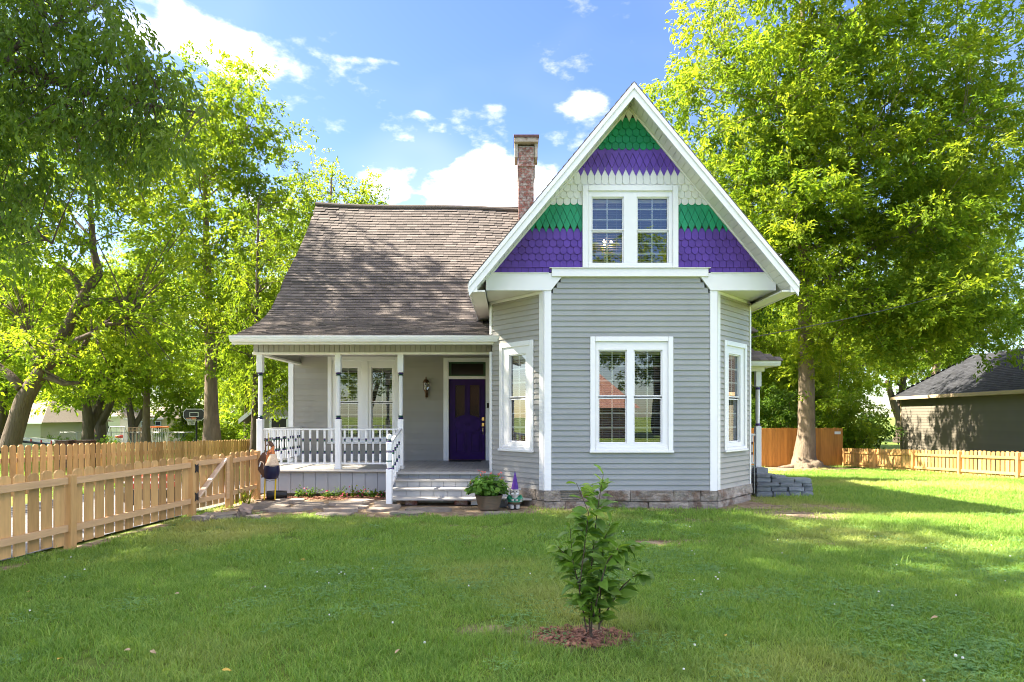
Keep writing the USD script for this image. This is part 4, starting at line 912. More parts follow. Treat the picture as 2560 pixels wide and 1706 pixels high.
# ------------------------------------------------------------------ steps of stone beside the side porch, flagstones, rocks
sw = thing("stone_steps", "grey dry-stacked stone side of the steps at the right of the house", "steps", (5.5, 13.2, 0))
r = rng(81); zl = -.06
x0, x1 = PX(1885, 13.0), PX(2026, 13.0)
for row, h in enumerate((.115, .10, .085, .10, .075)):
    xl, xr_ = x0, x1 - (.0, .0, .02, .03, .75)[row]; s = xl
    while s < xr_ - .05:
        w = min(r.uniform(.22, .5), xr_ - s); w = xr_ - s if xr_ - s - w < .12 else w
        emit(sw, "stone", rock((s + w / 2, 13.02 + r.normal() * .012, zl + h / 2 - .02 * (s - x0) * (row > 2)), (w * .99, .34, h * 1.0), r.integers(1e6), 2, .06), "wall_stone", tone=r.random(), smooth=35); s += w
    zl += h
for k, (yy, zz) in enumerate(((13.25, .14), (13.55, .27), (13.9, .39))): emit(sw, "step_slab", rock(((x0 + x1) / 2 - .15 * k, yy, zz), (x1 - x0 - .3 * k, .5, .12), 900 + k, 2, .05), "wall_stone", tone=.5, smooth=35)
emit(sw, "corner_block", bx(PX(1884, 13.15), PX(1912, 13.15), 12.98, 13.3, .26, sz(1268, 13.2) - .002), "wall_stone", tone=.7)

r = rng(91)
cells = []
for row, (ya, yb) in enumerate(((10.55, 10.85), (10.88, 11.2), (11.23, 11.55), (11.58, 11.95))):
    x = -4.75 + r.uniform(-.2, .3) + (.5 if row == 0 else 0)
    while x < (-.6 if row < 2 else -2.45):
        w = r.uniform(.42, .95); cells.append((x, x + w, ya, yb)); x += w + .03
fl = thing("flagstone_path", "tan flagstone path between the gate and the front steps", "path", (-2.5, 11.1, 0))
for (xa, xb, ya, yb) in cells:
    if r.random() < .10 or xb > -.45: continue
    a = np.sort(r.uniform(0, 2 * np.pi, 9)); cxm, cym = (xa + xb) / 2, (ya + yb) / 2
    pts = [(cxm + (xb - xa) / 2 * np.sign(math.cos(t)) * abs(math.cos(t)) ** .5 * r.uniform(.86, 1.0), cym + (yb - ya) / 2 * np.sign(math.sin(t)) * abs(math.sin(t)) ** .5 * r.uniform(.82, 1.0)) for t in a]
    pg = Polygon(pts).convex_hull
    m = trimesh.creation.extrude_polygon(pg, .06); v = np.array(m.vertices); v[:, 2] += -.028 + float(gz(cxm, cym)) + r.uniform(-.006, .012) + (v[:, 0] - cxm) * r.normal() * .015 + (v[:, 1] - cym) * r.normal() * .03
    emit(fl, "flagstone", (v, np.array(m.faces)), "flag_stone", tone=r.random())
for (x, y, sx_, sy_, lab) in ((-1.75, 10.35, .55, .22, ""), (-2.9, 10.2, .6, .2, ""), (-.25, 10.28, .42, .2, "")):
    v, f = rock((x, y, .0), (sx_, sy_, .06), int(abs(x) * 100), 2, .1); emit(fl, "flagstone", (v, f), "flag_stone", tone=.6)
for x, y, z, s, sd, lab, m in ((-4.75, 9.52, .03, (.22, .16, .12), 3, "small pale rock nearest the gate post", "flag_stone"), (-4.52, 9.83, .035, (.46, .30, .09), 4, "flat tan slab lying beside the tilted brown rock", "flag_stone"),
                           (-4.27, 9.98, .085, (.36, .20, .17), 5, "tilted dark brown rock at the lawn's edge near the gate", "loose_rock"), (-4.07, 9.80, .02, (.20, .14, .07), 6, "small reddish stone right of the tilted brown rock", "flag_stone"), (-4.85, 9.95, .015, (.5, .22, .06), 8, "thin tan slab before the gate's hinge post", "flag_stone"),
                           (-.16, 11.12, .06, (.14, .12, .16), 9, "pale rock wedged behind the flower pot", "wall_stone"), (.02, 10.98, .03, (.15, .12, .08), 10, "grey stone at the gnome's foot", "wall_stone")):
    v, f = rock((0, 0, 0), s, sd, 2, .13, rot=sd)
    if sd == 5: c_, s_ = math.cos(.35), math.sin(.35); v = np.stack([v[:, 0] * c_ + v[:, 2] * s_, v[:, 1], -v[:, 0] * s_ + v[:, 2] * c_], 1)
    emit("/World", "rock", (v + np.array([x, y, z]), f), m, tone=.5 + .07 * (sd % 4), label=lab, category="rock")

# ------------------------------------------------------------------ leaves, plants
def leaf_blades(r, base, direc, normal, ln, w, fold=.12, curl=.15, tone=None):
    """many small folded leaves as one (vertices, triangles, tone)."""
    n = len(base); side = np.cross(direc, normal); side /= np.linalg.norm(side, axis=1, keepdims=True) + 1e-9; nm = np.cross(side, direc)
    ln, w = np.broadcast_to(ln, (n,))[:, None], np.broadcast_to(w, (n,))[:, None]
    mid = base + direc * ln * .45; tip = base + direc * ln - nm * ln * curl
    V = np.stack([base, mid + side * w * .5 + nm * w * fold, tip, mid - side * w * .5 + nm * w * fold], 1).reshape(-1, 3)
    k = np.arange(n)[:, None] * 4; Fc = np.concatenate([k + [0, 1, 2], k + [0, 2, 3]], 0)
    return V, Fc, np.repeat(tone if tone is not None else r.random(n), 4)
def unit(v): return v / (np.linalg.norm(v, axis=-1, keepdims=True) + 1e-9)
def foliage(r, C, R, sprigs, per, ln, w, flat=.62, droop=.25, sprig_len=.42, up=1.0, tvar=.22):
    C, R = np.asarray(C, float), np.broadcast_to(np.asarray(R, float), (len(C),)); S = len(C) * sprigs
    ci = np.repeat(np.arange(len(C)), sprigs); d = unit(r.normal(size=(S, 3)))
    d[:, 2] = np.where((d[:, 2] < -.3) & (r.random(S) < .5), -d[:, 2], d[:, 2])
    pos = C[ci] + d * (R[ci] * r.random(S) ** .42)[:, None] * [1, 1, flat]
    ax = unit(d * [1, 1, .35] + r.normal(size=(S, 3)) * .35 + [0, 0, -droop + .12]); ct = r.normal(.5, tvar, len(C))[ci] + r.normal(0, .08, S)
    si = np.repeat(np.arange(S), per); n = len(si); t = r.uniform(-.35, 1, n)
    base = pos[si] + ax[si] * (t * sprig_len * r.uniform(.7, 1.2, S)[si])[:, None] + r.normal(size=(n, 3)) * ln * .35 - np.array([0, 0, 1.0]) * (np.maximum(t, 0) ** 2 * sprig_len * droop)[:, None]
    dr = unit(ax[si] + r.normal(size=(n, 3)) * .65 + [0, 0, -droop * .8]); nm = unit(np.array([0, 0, up]) + d[si] * .45 + r.normal(size=(n, 3)) * .45)
    tone = np.clip(ct[si] + r.normal(0, .14, n), 0, 1); s = r.uniform(.7, 1.25, n)
    return leaf_blades(r, base, dr, nm, ln * s, w * s, tone=tone)
def bez(a, b, up, n=7):
    t = np.linspace(0, 1, n)[:, None]; m = (a + b) / 2 + np.array([0, 0, up]); return (1 - t) ** 2 * a + 2 * t * (1 - t) * m + t * t * b
def limbs(r, trunk, rad, C, nl, twig=.018, start=.3, limb_r=.45):
    """trunk tube, main limbs to groups of clumps, and branches on to each clump."""
    trunk = np.asarray(trunk, float); C = np.asarray(C, float); ms = []
    dense = np.stack([np.interp(np.linspace(0, 1, 60), np.linspace(0, 1, len(trunk)), trunk[:, k]) for k in range(3)], 1); dr = np.interp(np.linspace(0, 1, 60), np.linspace(0, 1, len(trunk)), rad)
    fl = np.linspace(0, 1, 60); wob = np.stack([meshkit.noise(np.stack([fl * 7, fl * 0 + k, fl * 0 + 3], 1), 5) - .5 for k in range(2)], 1) * dr[:, None] * .5; dense[:, :2] += wob * (fl[:, None] > .05)
    ms.append(tube(dense, dr, 12, cap=False))
    # k-means of the clumps
    K = C[r.choice(len(C), min(nl, len(C)), replace=False)].copy()
    for _ in range(6):
        lab = ((C[:, None] - K[None]) ** 2).sum(-1).argmin(1)
        for k in range(len(K)):
            if (lab == k).any(): K[k] = C[lab == k].mean(0)
    lo = int(60 * start)
    for k in range(len(K)):
        h = np.hypot(*(dense[lo:, :2] - K[k, :2]).T); want = K[k, 2] - h * .75; i = lo + np.abs(dense[lo:, 2] - want).argmin(); a = dense[i]
        path = bez(a, K[k], .10 * np.linalg.norm(K[k] - a), 9); path[1:-1] += r.normal(size=(7, 3)) * .04 * np.linalg.norm(K[k] - a) ** .5
        r0 = min(dr[i] * limb_r, .035 + .022 * np.linalg.norm(K[k] - a)); pr = np.linspace(r0, r0 * .35, 9); ms.append(tube(path, pr, 7, cap=False))
        for c in C[lab == k]:
            j = max(1, min(7, ((path - c) ** 2).sum(1).argmin() - 1)); b = path[j]
            if np.linalg.norm(c - b) < .25: continue
            q_ = bez(b, c, .06 * np.linalg.norm(c - b), 5); ms.append(tube(q_, np.linspace(max(pr[j] * .5, twig), twig * .5, 5), 5, cap=False))
    return join(ms)
def ell(r, n, c, rad, keep=None, shell=.45, gap=0.0):
    out = []
    for _ in range(n * 60):
        if len(out) >= n: break
        d = unit(r.normal(size=3)); p = np.asarray(c) + d * np.asarray(rad) * (shell + (1 - shell) * r.random()) * r.uniform(.82, 1.08)
        if keep is not None and not keep(p): continue
        if gap and out and (((np.array(out) - p) / np.array([1, 1, .8])) ** 2).sum(1).min() < gap * gap: continue
        out.append(p)
    return np.array(out)
def tree(name, label, base, trunk, rad, C, R, leaf, sprigs, per, ln, w, seed, bark="bark", nl=9, grp=None, **kw):
    r = rng(seed); t = thing(name, label, "tree", base, group=grp); lk = {k: kw.pop(k) for k in ("start", "limb_r", "twig") if k in kw}
    v, f = limbs(r, trunk, rad, C, nl, **lk); emit(t, "trunk", (v, f), bark, smooth=True)
    v, f, tone = foliage(r, C, R, sprigs, per, ln, w, **kw); emit(t, "crown", (v, f), leaf, tone=tone); return t
def straight(b, h, lean=(0, 0), r=None):
    z = np.linspace(0, 1, 8); return np.stack([b[0] + lean[0] * z, b[1] + lean[1] * z, b[2] - .1 + h * z], 1)
def taper(r0, r1, flare=1.5): z = np.linspace(0, 1, 8); return r1 + (r0 - r1) * (1 - z) ** 1.1 + r0 * (flare - 1) * np.exp(-z * 16)
def pd(u, v, Y): return np.array([PX(u, Y), Y, PZ(v, Y)])       # a point from the photograph's pixel and a distance

# the big oak on the right
r = rng(101)
def oak_keep(p):
    u, v = CX + F * p[0] / p[1], HZ - F * (p[2] - CAMZ) / p[1]
    if u < 1990 and p[1] < 31 and v > 760 + max(0, (u - 1950)) * 3: return False
    for gu, gv, gr in ((2290, 560, 42), (2190, 735, 20), (2530, 110, 36)):     # openings through which the sky shows
        if (u - gu) ** 2 + (v - gv) ** 2 < gr * gr: return False
    return u > 1648 + 34 * math.sin(v * .021)
C = np.vstack([ell(r, 480, (14.2, 26.8, 12.0), (9.8, 5.0, 9.6), oak_keep, .30, .75), ell(r, 34, (16.0, 24.5, 5.6), (3.6, 2.2, 1.9), oak_keep, .3, .65), ell(r, 80, (14.5, 25.5, 21.5), (10, 5, 4.5), None, .3, 1.0)])
ob = (13.06, 27.6, -.72)
zt = np.array([0, .03, .08, .2, .35, .5, .7, 1.0]) * 23
tree("oak_tree", "huge oak with a thick pale trunk in front of the tall plank fence", ob, np.stack([13.06 - .02 * zt, 27.6 - .02 * zt, ob[2] - .15 + zt], 1), np.array([.76, .47, .36, .32, .28, .24, .18, .06]), C, r.uniform(.85, 1.45, len(C)), "leaf_oak", 15, 23, .21, .09, 102, "bark_light", nl=26, start=.55, limb_r=.26, droop=.22, sprig_len=.6, flat=.55)
# surface roots of the oak
rt = []
for a in np.linspace(0, 2 * np.pi, 9)[:-1]:
    L = rng(int(a * 100)).uniform(.9, 1.7); pts = [(13.06 + math.cos(a) * q_ * L, 27.6 + math.sin(a) * q_ * L, float(gz(13, 27.6)) + .20 * (1 - q_) ** 2 - .05) for q_ in np.linspace(.2, 1, 6)]; rt.append(tube(pts, np.linspace(.17, .03, 6), 7))
emit("/World/oak_tree", "root", join(rt), "bark_light", smooth=True)

# trees on the left beyond the drive
r = rng(111)
def s2(x, y): return pd(0 + x * .3827, 500 + y * .3827, 17.0)
tp = np.array([s2(60, 1640), s2(95, 1500), s2(150, 1310), s2(215, 1190), s2(350, 1000), s2(420, 880), s2(500, 720), s2(590, 560), s2(650, 480), s2(612, 330), s2(598, 100), s2(585, -150)])
C = np.array([pd(u * 1.088, v * 1.088, 17 + r.uniform(-2.2, 2.5)) for u, v in [(x, y) for x in range(-60, 420, 34) for y in range(260, 900, 34)] if (r.random() < .80) and not (abs(u - 245) < 42 and abs(v - 590) < 80) and not (v > 850 and u > 180)])
C += r.normal(size=C.shape) * .22
C = np.vstack([C, ell(r, 95, (-12.7, 15.2, 14.2), (3.0, 2.6, 1.9), lambda p: p[2] - .9 > CAMZ + HZ / F * p[1] or CX + F * p[0] / p[1] < 150, .2, .8), ell(r, 30, (-14.5, 17.5, 11), (2.4, 2.5, 2.5), lambda p: CX + F * p[0] / p[1] < 200, .2, .75)])
t2 = tree("leaning_tree", "leaning forked tree at the far left beyond the long picket fence", (-13, 17, -.1), tp, np.linspace(.25, .05, len(tp)), C, r.uniform(.45, .78, len(C)), "leaf_yellow_green", 9, 19, .125, .060, 112, "bark_mid", nl=14, start=.3, sprig_len=.36, limb_r=.5)
br = [tube([s2(520, 690), s2(640, 662), s2(840, 650), s2(850, 570), s2(920, 480)], [.11, .10, .08, .06, .03], 8), tube([s2(140, 1230), s2(60, 1140), s2(-40, 1060)], [.14, .11, .08], 8), tube([s2(545, 620), s2(470, 480), s2(370, 420)], [.1, .07, .03], 7), tube([s2(300, 1150), s2(420, 1200), s2(520, 1195)], [.1, .08, .04], 7)]
[emit(t2, "limb", q_, "bark_mid", smooth=True) for q_ in br]

def bb(u, Y): return (PX(u, Y), Y, float(gz(PX(u, Y), Y)))
r = rng(121); b = bb(532, 26)
C = np.vstack([ell(r, 150, (b[0] + .2, 26, 9.4), (4.5, 3.6, 7.2), lambda p: p[2] > 3.0, .35, .75), ell(r, 26, (b[0] + .9, 25, 13.0), (2.4, 2, 3.4), None, .3, .6)])
t3 = tree("maple_tree", "tall bright maple standing right of the basketball hoop", b, straight(b, 14.5, (-.5, .2)), taper(.30, .05), C, r.uniform(.65, 1.1, len(C)), "leaf_yellow_green", 13, 19, .17, .085, 122, "bark", nl=14, sprig_len=.5)
r = rng(131); b = (-10.2, 33, -.5)
C = np.vstack([ell(r, 90, (-10.3, 33, 9.5), (3.1, 2.5, 7.0), lambda p: p[2] > 3, .3, .75), ell(r, 26, (-7.8, 34, 11.2), (1.6, 1.6, 3.6), None, .3, .7)])
t5 = tree("hickory_tree", "slender tree with a tall loose top behind the left end of the roof", b, straight(b, 15.5, (.7, 0)), taper(.22, .04), C, r.uniform(.6, .95, len(C)), "leaf_yellow_green", 11, 17, .19, .09, 132, "bark", nl=11, sprig_len=.5)
r = rng(141); b = bb(634, 22)
C = np.vstack([ell(r, 62, (b[0] + .1, 22.5, 5.8), (1.8, 1.5, 3.8), lambda p: p[2] > 2.2, .3, .6), ell(r, 14, (b[0] + 1.0, 22, 2.9), (1.2, .8, 1.2), None, .3, .5)])
t6 = tree("drooping_tree", "dark-trunked tree with drooping twigs seen just left of the porch post", b, straight(b, 9.5, (.1, .2)), taper(.13, .03), C, r.uniform(.5, .8, len(C)), "leaf_yellow_green", 11, 15, .14, .05, 142, "bark_dark", nl=16, droop=.55)
r = rng(151); b = bb(250, 40)
tk = np.array([b, (b[0], 40, b[2] + 1.2), (b[0] - .1, 40, b[2] + 2.2), (b[0] - .3, 40, b[2] + 4), (b[0] - .4, 40, b[2] + 7), (b[0] - .2, 40, b[2] + 10)])
C = ell(r, 110, (b[0] - .3, 40, 6.8), (5.2, 4, 4.6), lambda p: p[2] > 2.6, .3, .9)
t4 = tree("forked_tree", "forked dark tree in front of the pale neighbour house", b, tk, np.array([.42, .33, .30, .22, .12, .05]), C, r.uniform(.8, 1.25, len(C)), "leaf_oak", 12, 18, .24, .11, 152, "bark_dark", nl=10, start=.2)
emit(t4, "limb", tube([(b[0], 40, b[2] + 1.7), (b[0] + .5, 40, b[2] + 2.6), (b[0] + 1.2, 40, b[2] + 4.4)], [.26, .22, .16], 8), "bark_dark", smooth=True)

# overhanging tree whose trunk stands left of the picture
r = rng(161); pts = []
edge = [(0, 0, 275), (60, 0, 320), (120, 0, 345), (180, 0, 415), (230, 0, 470), (280, 0, 490), (330, 0, 480), (380, 0, 330), (430, 0, 170), (520, 0, 130), (600, 0, 95), (640, 0, 40)]
ev, eu = [e[0] for e in edge], [e[2] for e in edge]
for k in range(900):
    u, v = r.uniform(-160, 500), r.uniform(-90, 640); lim = np.interp(v, ev, eu)
    if u > lim - 14 - r.random() ** 2 * 40 or (330 < v and u > 60 and r.random() < .45): continue
    if v > 300 and r.random() < .25 + (v - 300) / 900: continue
    p = pd(u * 1.088, v * 1.088, r.uniform(7.6, 9.4)); pts.append(p)
pts = np.array(pts); keep = []
for p in pts:
    if all(((p - pts[k]) ** 2).sum() > .33 ** 2 for k in keep): keep.append(len(keep) if False else int(np.where((pts == p).all(1))[0][0]))
Cf = pts[keep]
def above(p):                                                # over the top edge of the picture
    if p[1] <= 1: return True
    u = CX + F * p[0] / p[1]; return p[2] - 1.3 > CAMZ + HZ / F * p[1] or u < -220
Ct = ell(r, 110, (-12.4, 8.6, 13.6), (4.4, 5.0, 5.2), above, .2, 1.1)
tb = (-10.6, 6.6, 0)
tk = np.array([(-10.6, 6.6, -.1), (-10.5, 6.6, 2), (-10.4, 6.7, 4), (-10.2, 6.8, 6), (-10.2, 7.0, 8), (-11.0, 7.6, 11), (-12.0, 8.2, 15)])
C = np.vstack([Cf, Ct]); Rr = np.r_[r.uniform(.24, .40, len(Cf)), r.uniform(.9, 1.3, len(Ct))]
t1 = thing("overhanging_tree", "dark tree whose drooping leafy boughs hang in from the top left", "tree", tb)
v, f = limbs(r, tk, np.array([.42, .34, .31, .28, .22, .14, .06]), Ct, 12, start=.4); emit(t1, "trunk", (v, f), "bark_dark", smooth=True)
L0 = [np.array([-9.9, 6.9, 6.1]), pd(-120, 100, 8.2), pd(0, 141, 8.4), pd(205, 232, 8.5), pd(360, 262, 8.6), pd(520, 285, 8.7)]
L1 = [np.array([-10.1, 6.8, 4.4]), pd(-180, 560, 8.2), pd(-60, 520, 8.5), pd(60, 560, 8.6), pd(130, 610, 8.6)]
L2 = [np.array(L0[2]), pd(90, 90, 8.6), pd(210, 30, 8.9), pd(300, -30, 9)]
ms = [tube(L0, [.16, .10, .065, .045, .03, .012], 8), tube(L1, [.13, .08, .05, .03, .012], 7), tube(L2, [.05, .035, .022, .01], 6)]
allp = np.vstack([np.stack([np.interp(np.linspace(0, 1, 24), np.linspace(0, 1, len(L)), np.array(L)[:, k]) for k in range(3)], 1) for L in (L0, L1, L2)])
for c in Cf:
    a = allp[((allp - c) ** 2 * [1, 1, 1]).sum(1).argmin()]; q_ = bez(a, c + [0, 0, -.05], .12, 5); ms.append(tube(q_, np.linspace(.012, .004, 5), 4, cap=False))
emit(t1, "limb", join(ms), "bark_dark", smooth=True)
a = foliage(rng(162), Cf, Rr[:len(Cf)], 9, 12, .11, .042, flat=.7, droop=.75, sprig_len=.24, tvar=.16); b_ = foliage(rng(163), Ct, Rr[len(Cf):], 13, 18, .24, .12)
emit(t1, "crown", join([(a[0], a[1]), (b_[0], b_[1])]), "leaf_dark_glossy", tone=np.r_[a[2], b_[2]])
# street tree behind the viewpoint that shades the front lawn
r = rng(171); C = ell(r, 92, (-15.4, 5.4, 17.6), (4.6, 5.6, 6.6), above, .2, 1.1)
tree("shade_tree", "tall broad tree at the left whose crown shades the front lawn", (-16.0, 5.2, 0), straight((-16.0, 5.2, 0), 21, (.6, .3)), taper(.5, .07), C, r.uniform(.9, 1.3, len(C)), "leaf_deep", 12, 18, .24, .12, 172, "bark", nl=12, start=.4)

# background trees: copies of the ones above, each turned and scaled
def plant(src, x, y, s, rot, label, grp=None):
    copy(src, label, "tree", (x, y, float(gz(x, y))), rot, (s, s, s), grp)
r = rng(181)
far = [(t4, -34, 56, 1.05, 40, "leafy tree behind the white gambrel shed"), (t4, -24, 62, 1.15, 130, "rounded tree behind the tan neighbour house"), (t4, -17, 58, 1.0, 250, "rounded tree behind the basketball backboard"), (t3, -16.5, 47, .85, 80, "tall tree far behind the basketball hoop"),
       (t3, -20, 34, .72, 200, "bright tree left of the basketball hoop"), (t4, -43, 60, 1.2, 310, "broad tree at the far left behind the neighbours"), (t3, -13.0, 42, .80, 20, "tall tree far behind the garage"), (t4, -9, 52, 1.0, 170, "rounded tree far behind the garage roof"), (t3, -18.2, 21, .60, 300, "yellow green tree behind the leaning trunk"),
       (t3, -22, 24, .85, 150, "tall tree at the left edge behind the leaning trunk"), (t6, -12.3, 29, 1.0, 60, "slim tree beside the tall maple's trunk"),
       (t4, 17, 46, 1.05, 60, "dark rounded tree behind the plank fence"), (t4, 25, 50, 1.2, 140, "broad tree behind the neighbour's dark roof"), (t4, 10.5, 44, .95, 220, "leafy tree behind the side porch"), (t3, 28.5, 42, 1.2, 100, "tall tree at the right edge above the dark roof"), (t3, 12.5, 36, .62, 10, "small tree filling the gap behind the oak trunk"), (t3, 17.5, 37, .55, 70, "small leafy tree between the oak and the dark roof"), (t4, 36, 58, 1.3, 200, "far broad tree behind the neighbour's house"), (t3, 31, 44, 1.2, 260, "tall tree beyond the right edge of the dark roof"),
       (t4, -21, 31, .80, 75, "low-crowned tree between the hoop and the forked tree"), (t4, -28, 34, .85, 190, "low-crowned tree left of the forked tree"), (t4, -15.5, 38, .85, 300, "low-crowned tree behind the basketball hoop's pole"), (t4, -11.5, 38, .8, 120, "low-crowned tree behind the maple's trunk"), (t4, -34, 42, 1.0, 20, "low-crowned tree before the sage house"), (t4, -8.6, 37, .75, 240, "low-crowned tree behind the grey garage"),
       (t4, -52, 75, 1.3, 90, "distant tree at the far left horizon"), (t4, -38, 80, 1.3, 180, "distant tree behind the tan house"), (t4, -24, 78, 1.3, 270, "distant tree on the horizon beyond the hoop"), (t4, -66, 70, 1.3, 45, "distant tree beyond the left edge"), (t4, 14, 60, 1.3, 10, "distant tree behind the oak"), (t4, 28, 66, 1.4, 100, "distant tree behind the dark house"), (t4, 20.5, 40, .75, 10, "low-crowned tree beside the dark house"), (t4, 14.5, 38, .7, 190, "low-crowned tree behind the oak's trunk"), (t4, 10.0, 37, .7, 290, "low-crowned tree behind the side porch roof")]
for a in far: plant(*a[:5], a[5])
b = (11.9, 31.5, -.75); r = rng(191); C = ell(r, 55, (11.2, 32, 10), (4, 3, 6), None, .3, .9)
tree("slim_oak", "brown-trunked tree seen between the bay and the side porch post", b, straight(b, 15, (-.3, 0)), taper(.26, .05), C, r.uniform(.8, 1.2, len(C)), "leaf_deep", 12, 17, .22, .10, 192, "bark_dark", nl=9)
# bushes behind the plank fence and along the left lots
def bush(name, label, c, rad, n, leaf, ln, w, seed, sprigs=10, per=15, R=.5):
    r = rng(seed); g_ = float(gz(c[0], c[1])); C = ell(r, n, (c[0], c[1], g_ + rad[2] * .75), rad, lambda p: p[2] > g_ + .15, .3, .4)
    t = thing(name, label, "bush", (c[0], c[1], g_)); ms = [tube(bez(np.array([c[0] + r.normal() * .1, c[1], g_]), p, .1, 5), np.linspace(.03, .008, 5), 5, cap=False) for p in C[::2]]
    emit(t, "stems", join(ms), "twig"); v, f, tn = foliage(r, C, r.uniform(.8, 1.2, len(C)) * R, sprigs, per, ln, w); emit(t, "foliage", (v, f), leaf, tone=tn); return t
bu0 = bush("bush", "bright green bush between the plank fence's end and the dark house", (17.0, 31.5), (1.6, 1.3, 2.2), 34, "leaf_oak", .18, .10, 201)
bush("bush", "dense dark bush behind the middle of the plank fence", (14.3, 33), (2.4, 1.3, 2.6), 44, "leaf_deep", .18, .10, 202)
bush("bush", "dense bush behind the plank fence beside the side porch", (10.6, 33), (2.2, 1.3, 2.6), 40, "leaf_deep", .18, .10, 203)
bush("bush", "dark bush close to the corner of the dark house", (19.6, 35), (1.6, 1.3, 1.9), 30, "leaf_deep", .18, .10, 204)
bush("bush", "low leafy bush under the basketball hoop", (-15.6, 33), (1.6, 1.0, .8), 20, "leaf_yellow_green", .15, .08, 205)
bush("bush", "bright sprawling bush right of the maple trunk", (-10.6, 27.2), (1.1, .8, 1.5), 22, "leaf_yellow_green", .14, .08, 206, R=.4)
bush("bush", "feathery dark bush before the white gambrel shed", (-28.2, 38.5), (.8, .5, .45), 12, "leaf_deep", .15, .06, 207, R=.4)
bush("bush", "low bush beside the red playhouse", (-24.6, 37), (1.2, .8, .4), 14, "leaf_deep", .15, .07, 208, R=.4)

for i, (x, y, s, rt, lab) in enumerate(((-31, 60, 2.2, 0, "dark shrub on the horizon left of the tan house"), (-20, 66, 2.5, 60, "broad shrub on the horizon behind the hoop"), (-27, 72, 2.6, 120, "shrub on the horizon right of the tan house"), (-14, 60, 2.3, 180, "shrub on the horizon left of the maple"), (-10, 56, 2.2, 240, "shrub on the horizon behind the garage"), (-47, 74, 2.8, 300, "shrub on the horizon behind the pale house"),
        (-60, 76, 3.0, 30, "shrub on the horizon beyond the sage house"), (-17.5, 44, 1.5, 75, "leafy shrub behind the basketball pole"), (-13.6, 36, 1.2, 20, "leafy shrub between the hoop and the maple"), (-21.5, 50, 1.6, 200, "leafy shrub behind the swing set"), (21, 52, 2.4, 10, "shrub behind the dark house's far corner"), (12, 50, 2.6, 100, "shrub far behind the side porch"), (18.2, 37.5, 1.2, 150, "tall shrub touching the dark house's corner"))):
    copy(bu0, lab, "shrub", (x, y, float(gz(x, y))), rt, (s, s, s))
# ------------------------------------------------------------------ neighbours on the right and left
nh = thing("neighbour_house", "dark-roofed olive house beyond the low picket fence on the right", "house", (24.5, 30, -.6))
dd = 1.1; X1, Y1, X2, Y2 = 20.15 * dd, 33.2 * dd, 19.4 * dd, 23.6 * dd; ze = 1.6 + dd; w_ = 2.545 * dd; zr = ze + w_ * .773
EX = np.array([X2 - X1, Y2 - Y1]); EX /= np.linalg.norm(EX); near = np.array([X1, Y1]) + EX * 22; out = np.array([-EX[1], EX[0]]);
if out[0] < 0: out = -out                                     # away from the lot
e0 = np.array([X1, Y1]); e1 = near; f0, f1 = e0 + out * 2 * w_, e1 + out * 2 * w_; r0 = e0 + out * w_ + EX * w_; r1 = e1 + out * w_
V = np.array([(*e0, ze), (*e1, ze), (*f1, ze), (*f0, ze), (*r0, zr), (*r1, zr)])
emit(nh, "roof_deck", (V, np.array([[0, 4, 5], [0, 5, 1], [0, 3, 4], [3, 2, 5], [3, 5, 4], [1, 5, 2], [0, 1, 2], [0, 2, 3]])), "underlay")
ms, tn, r = [], [], rng(301); n = 24
for k in range(n):                                            # visible slope, courses of tabs
    t0, t1 = k / n, (k + 1.3) / n; L = np.linalg.norm(e1 - e0)
    s = w_ * t0 - r.random() * .2
    while s < 14:
        w = r.choice([.2, .28, .36]); 
        P = lambda q_, t, l: (*(e0 + EX * q_ + out * (w_ * t)), ze + (zr - ze) * t + l)
        a = max(s, w_ * t0 * 1.0)
        if s + w - a > .05: ms.append(hexa([P(q_, t, l) for q_ in (a, s + w - .006) for t, ls in ((t0, (.0, .022)), (t1, (.0, .004))) for l in ls])); tn.append(np.clip(r.normal(.5, .25), 0, 1))
        s += w
big = sorted(range(len(ms)), key=lambda i: -((ms[i][0].max(0) - ms[i][0].min(0)).sum() / ms[i][0][0][1]))
for i in big[:240]: emit(nh, "shingle", ms[i], "dark_shingle", tone=tn[i])
emit(nh, "shingle_field", join([ms[i] for i in big[240:]]), "dark_shingle", tone=np.repeat([tn[i] for i in big[240:]], 8), kind="stuff")
ms = []
for k in range(16):
    t0, t1 = k / 16, (k + 1.2) / 16; g_ = lambda q_, t, l: (*(e0 + out * q_ + EX * (w_ * t)), ze + (zr - ze) * t + l); ms.append(hexa([g_(q_, t, l) for q_ in (w_ * t0, 2 * w_ - w_ * t0) for t, ls in ((t0, (0, .022)), (t1, (0, .004))) for l in ls]))
emit(nh, "shingle_course", join(ms), "dark_shingle", tone=.5)
emit(nh, "fascia", bar((*(e0 - out * .01), ze - .05), (*(e1 - out * .01), ze - .05), .03, .17), "trim_tan"); emit(nh, "fascia", bar((*(e0 - EX * .01), ze - .05), (*(f0 - EX * .01), ze - .05), .03, .17), "trim_tan")
NW = Frame(e0 + out * .35 + EX * .4, e1 + out * .35)
emit(nh, "wall_core", NW.box(.02, NW.len, -.9, ze - .12, -4.6, -.01, 0), "taupe_siding", tone=.2)
k = 0; z = -.7
while z < ze - .14:
    emit(nh, "siding_board", NW.lap(0, 12.5, z, z + .158, .0, .018), "taupe_siding", tone=(k * 7 % 10) / 10); z += .152; k += 1
emit(nh, "corner_board", NW.box(-.02, .09, -.8, ze - .13, -.05, .03), "trim_tan")
emit(nh, "soffit", bar((*(e0 + out * .17), ze - .12), (*(e1 + out * .17), ze - .12), .34, .02), "trim_tan")
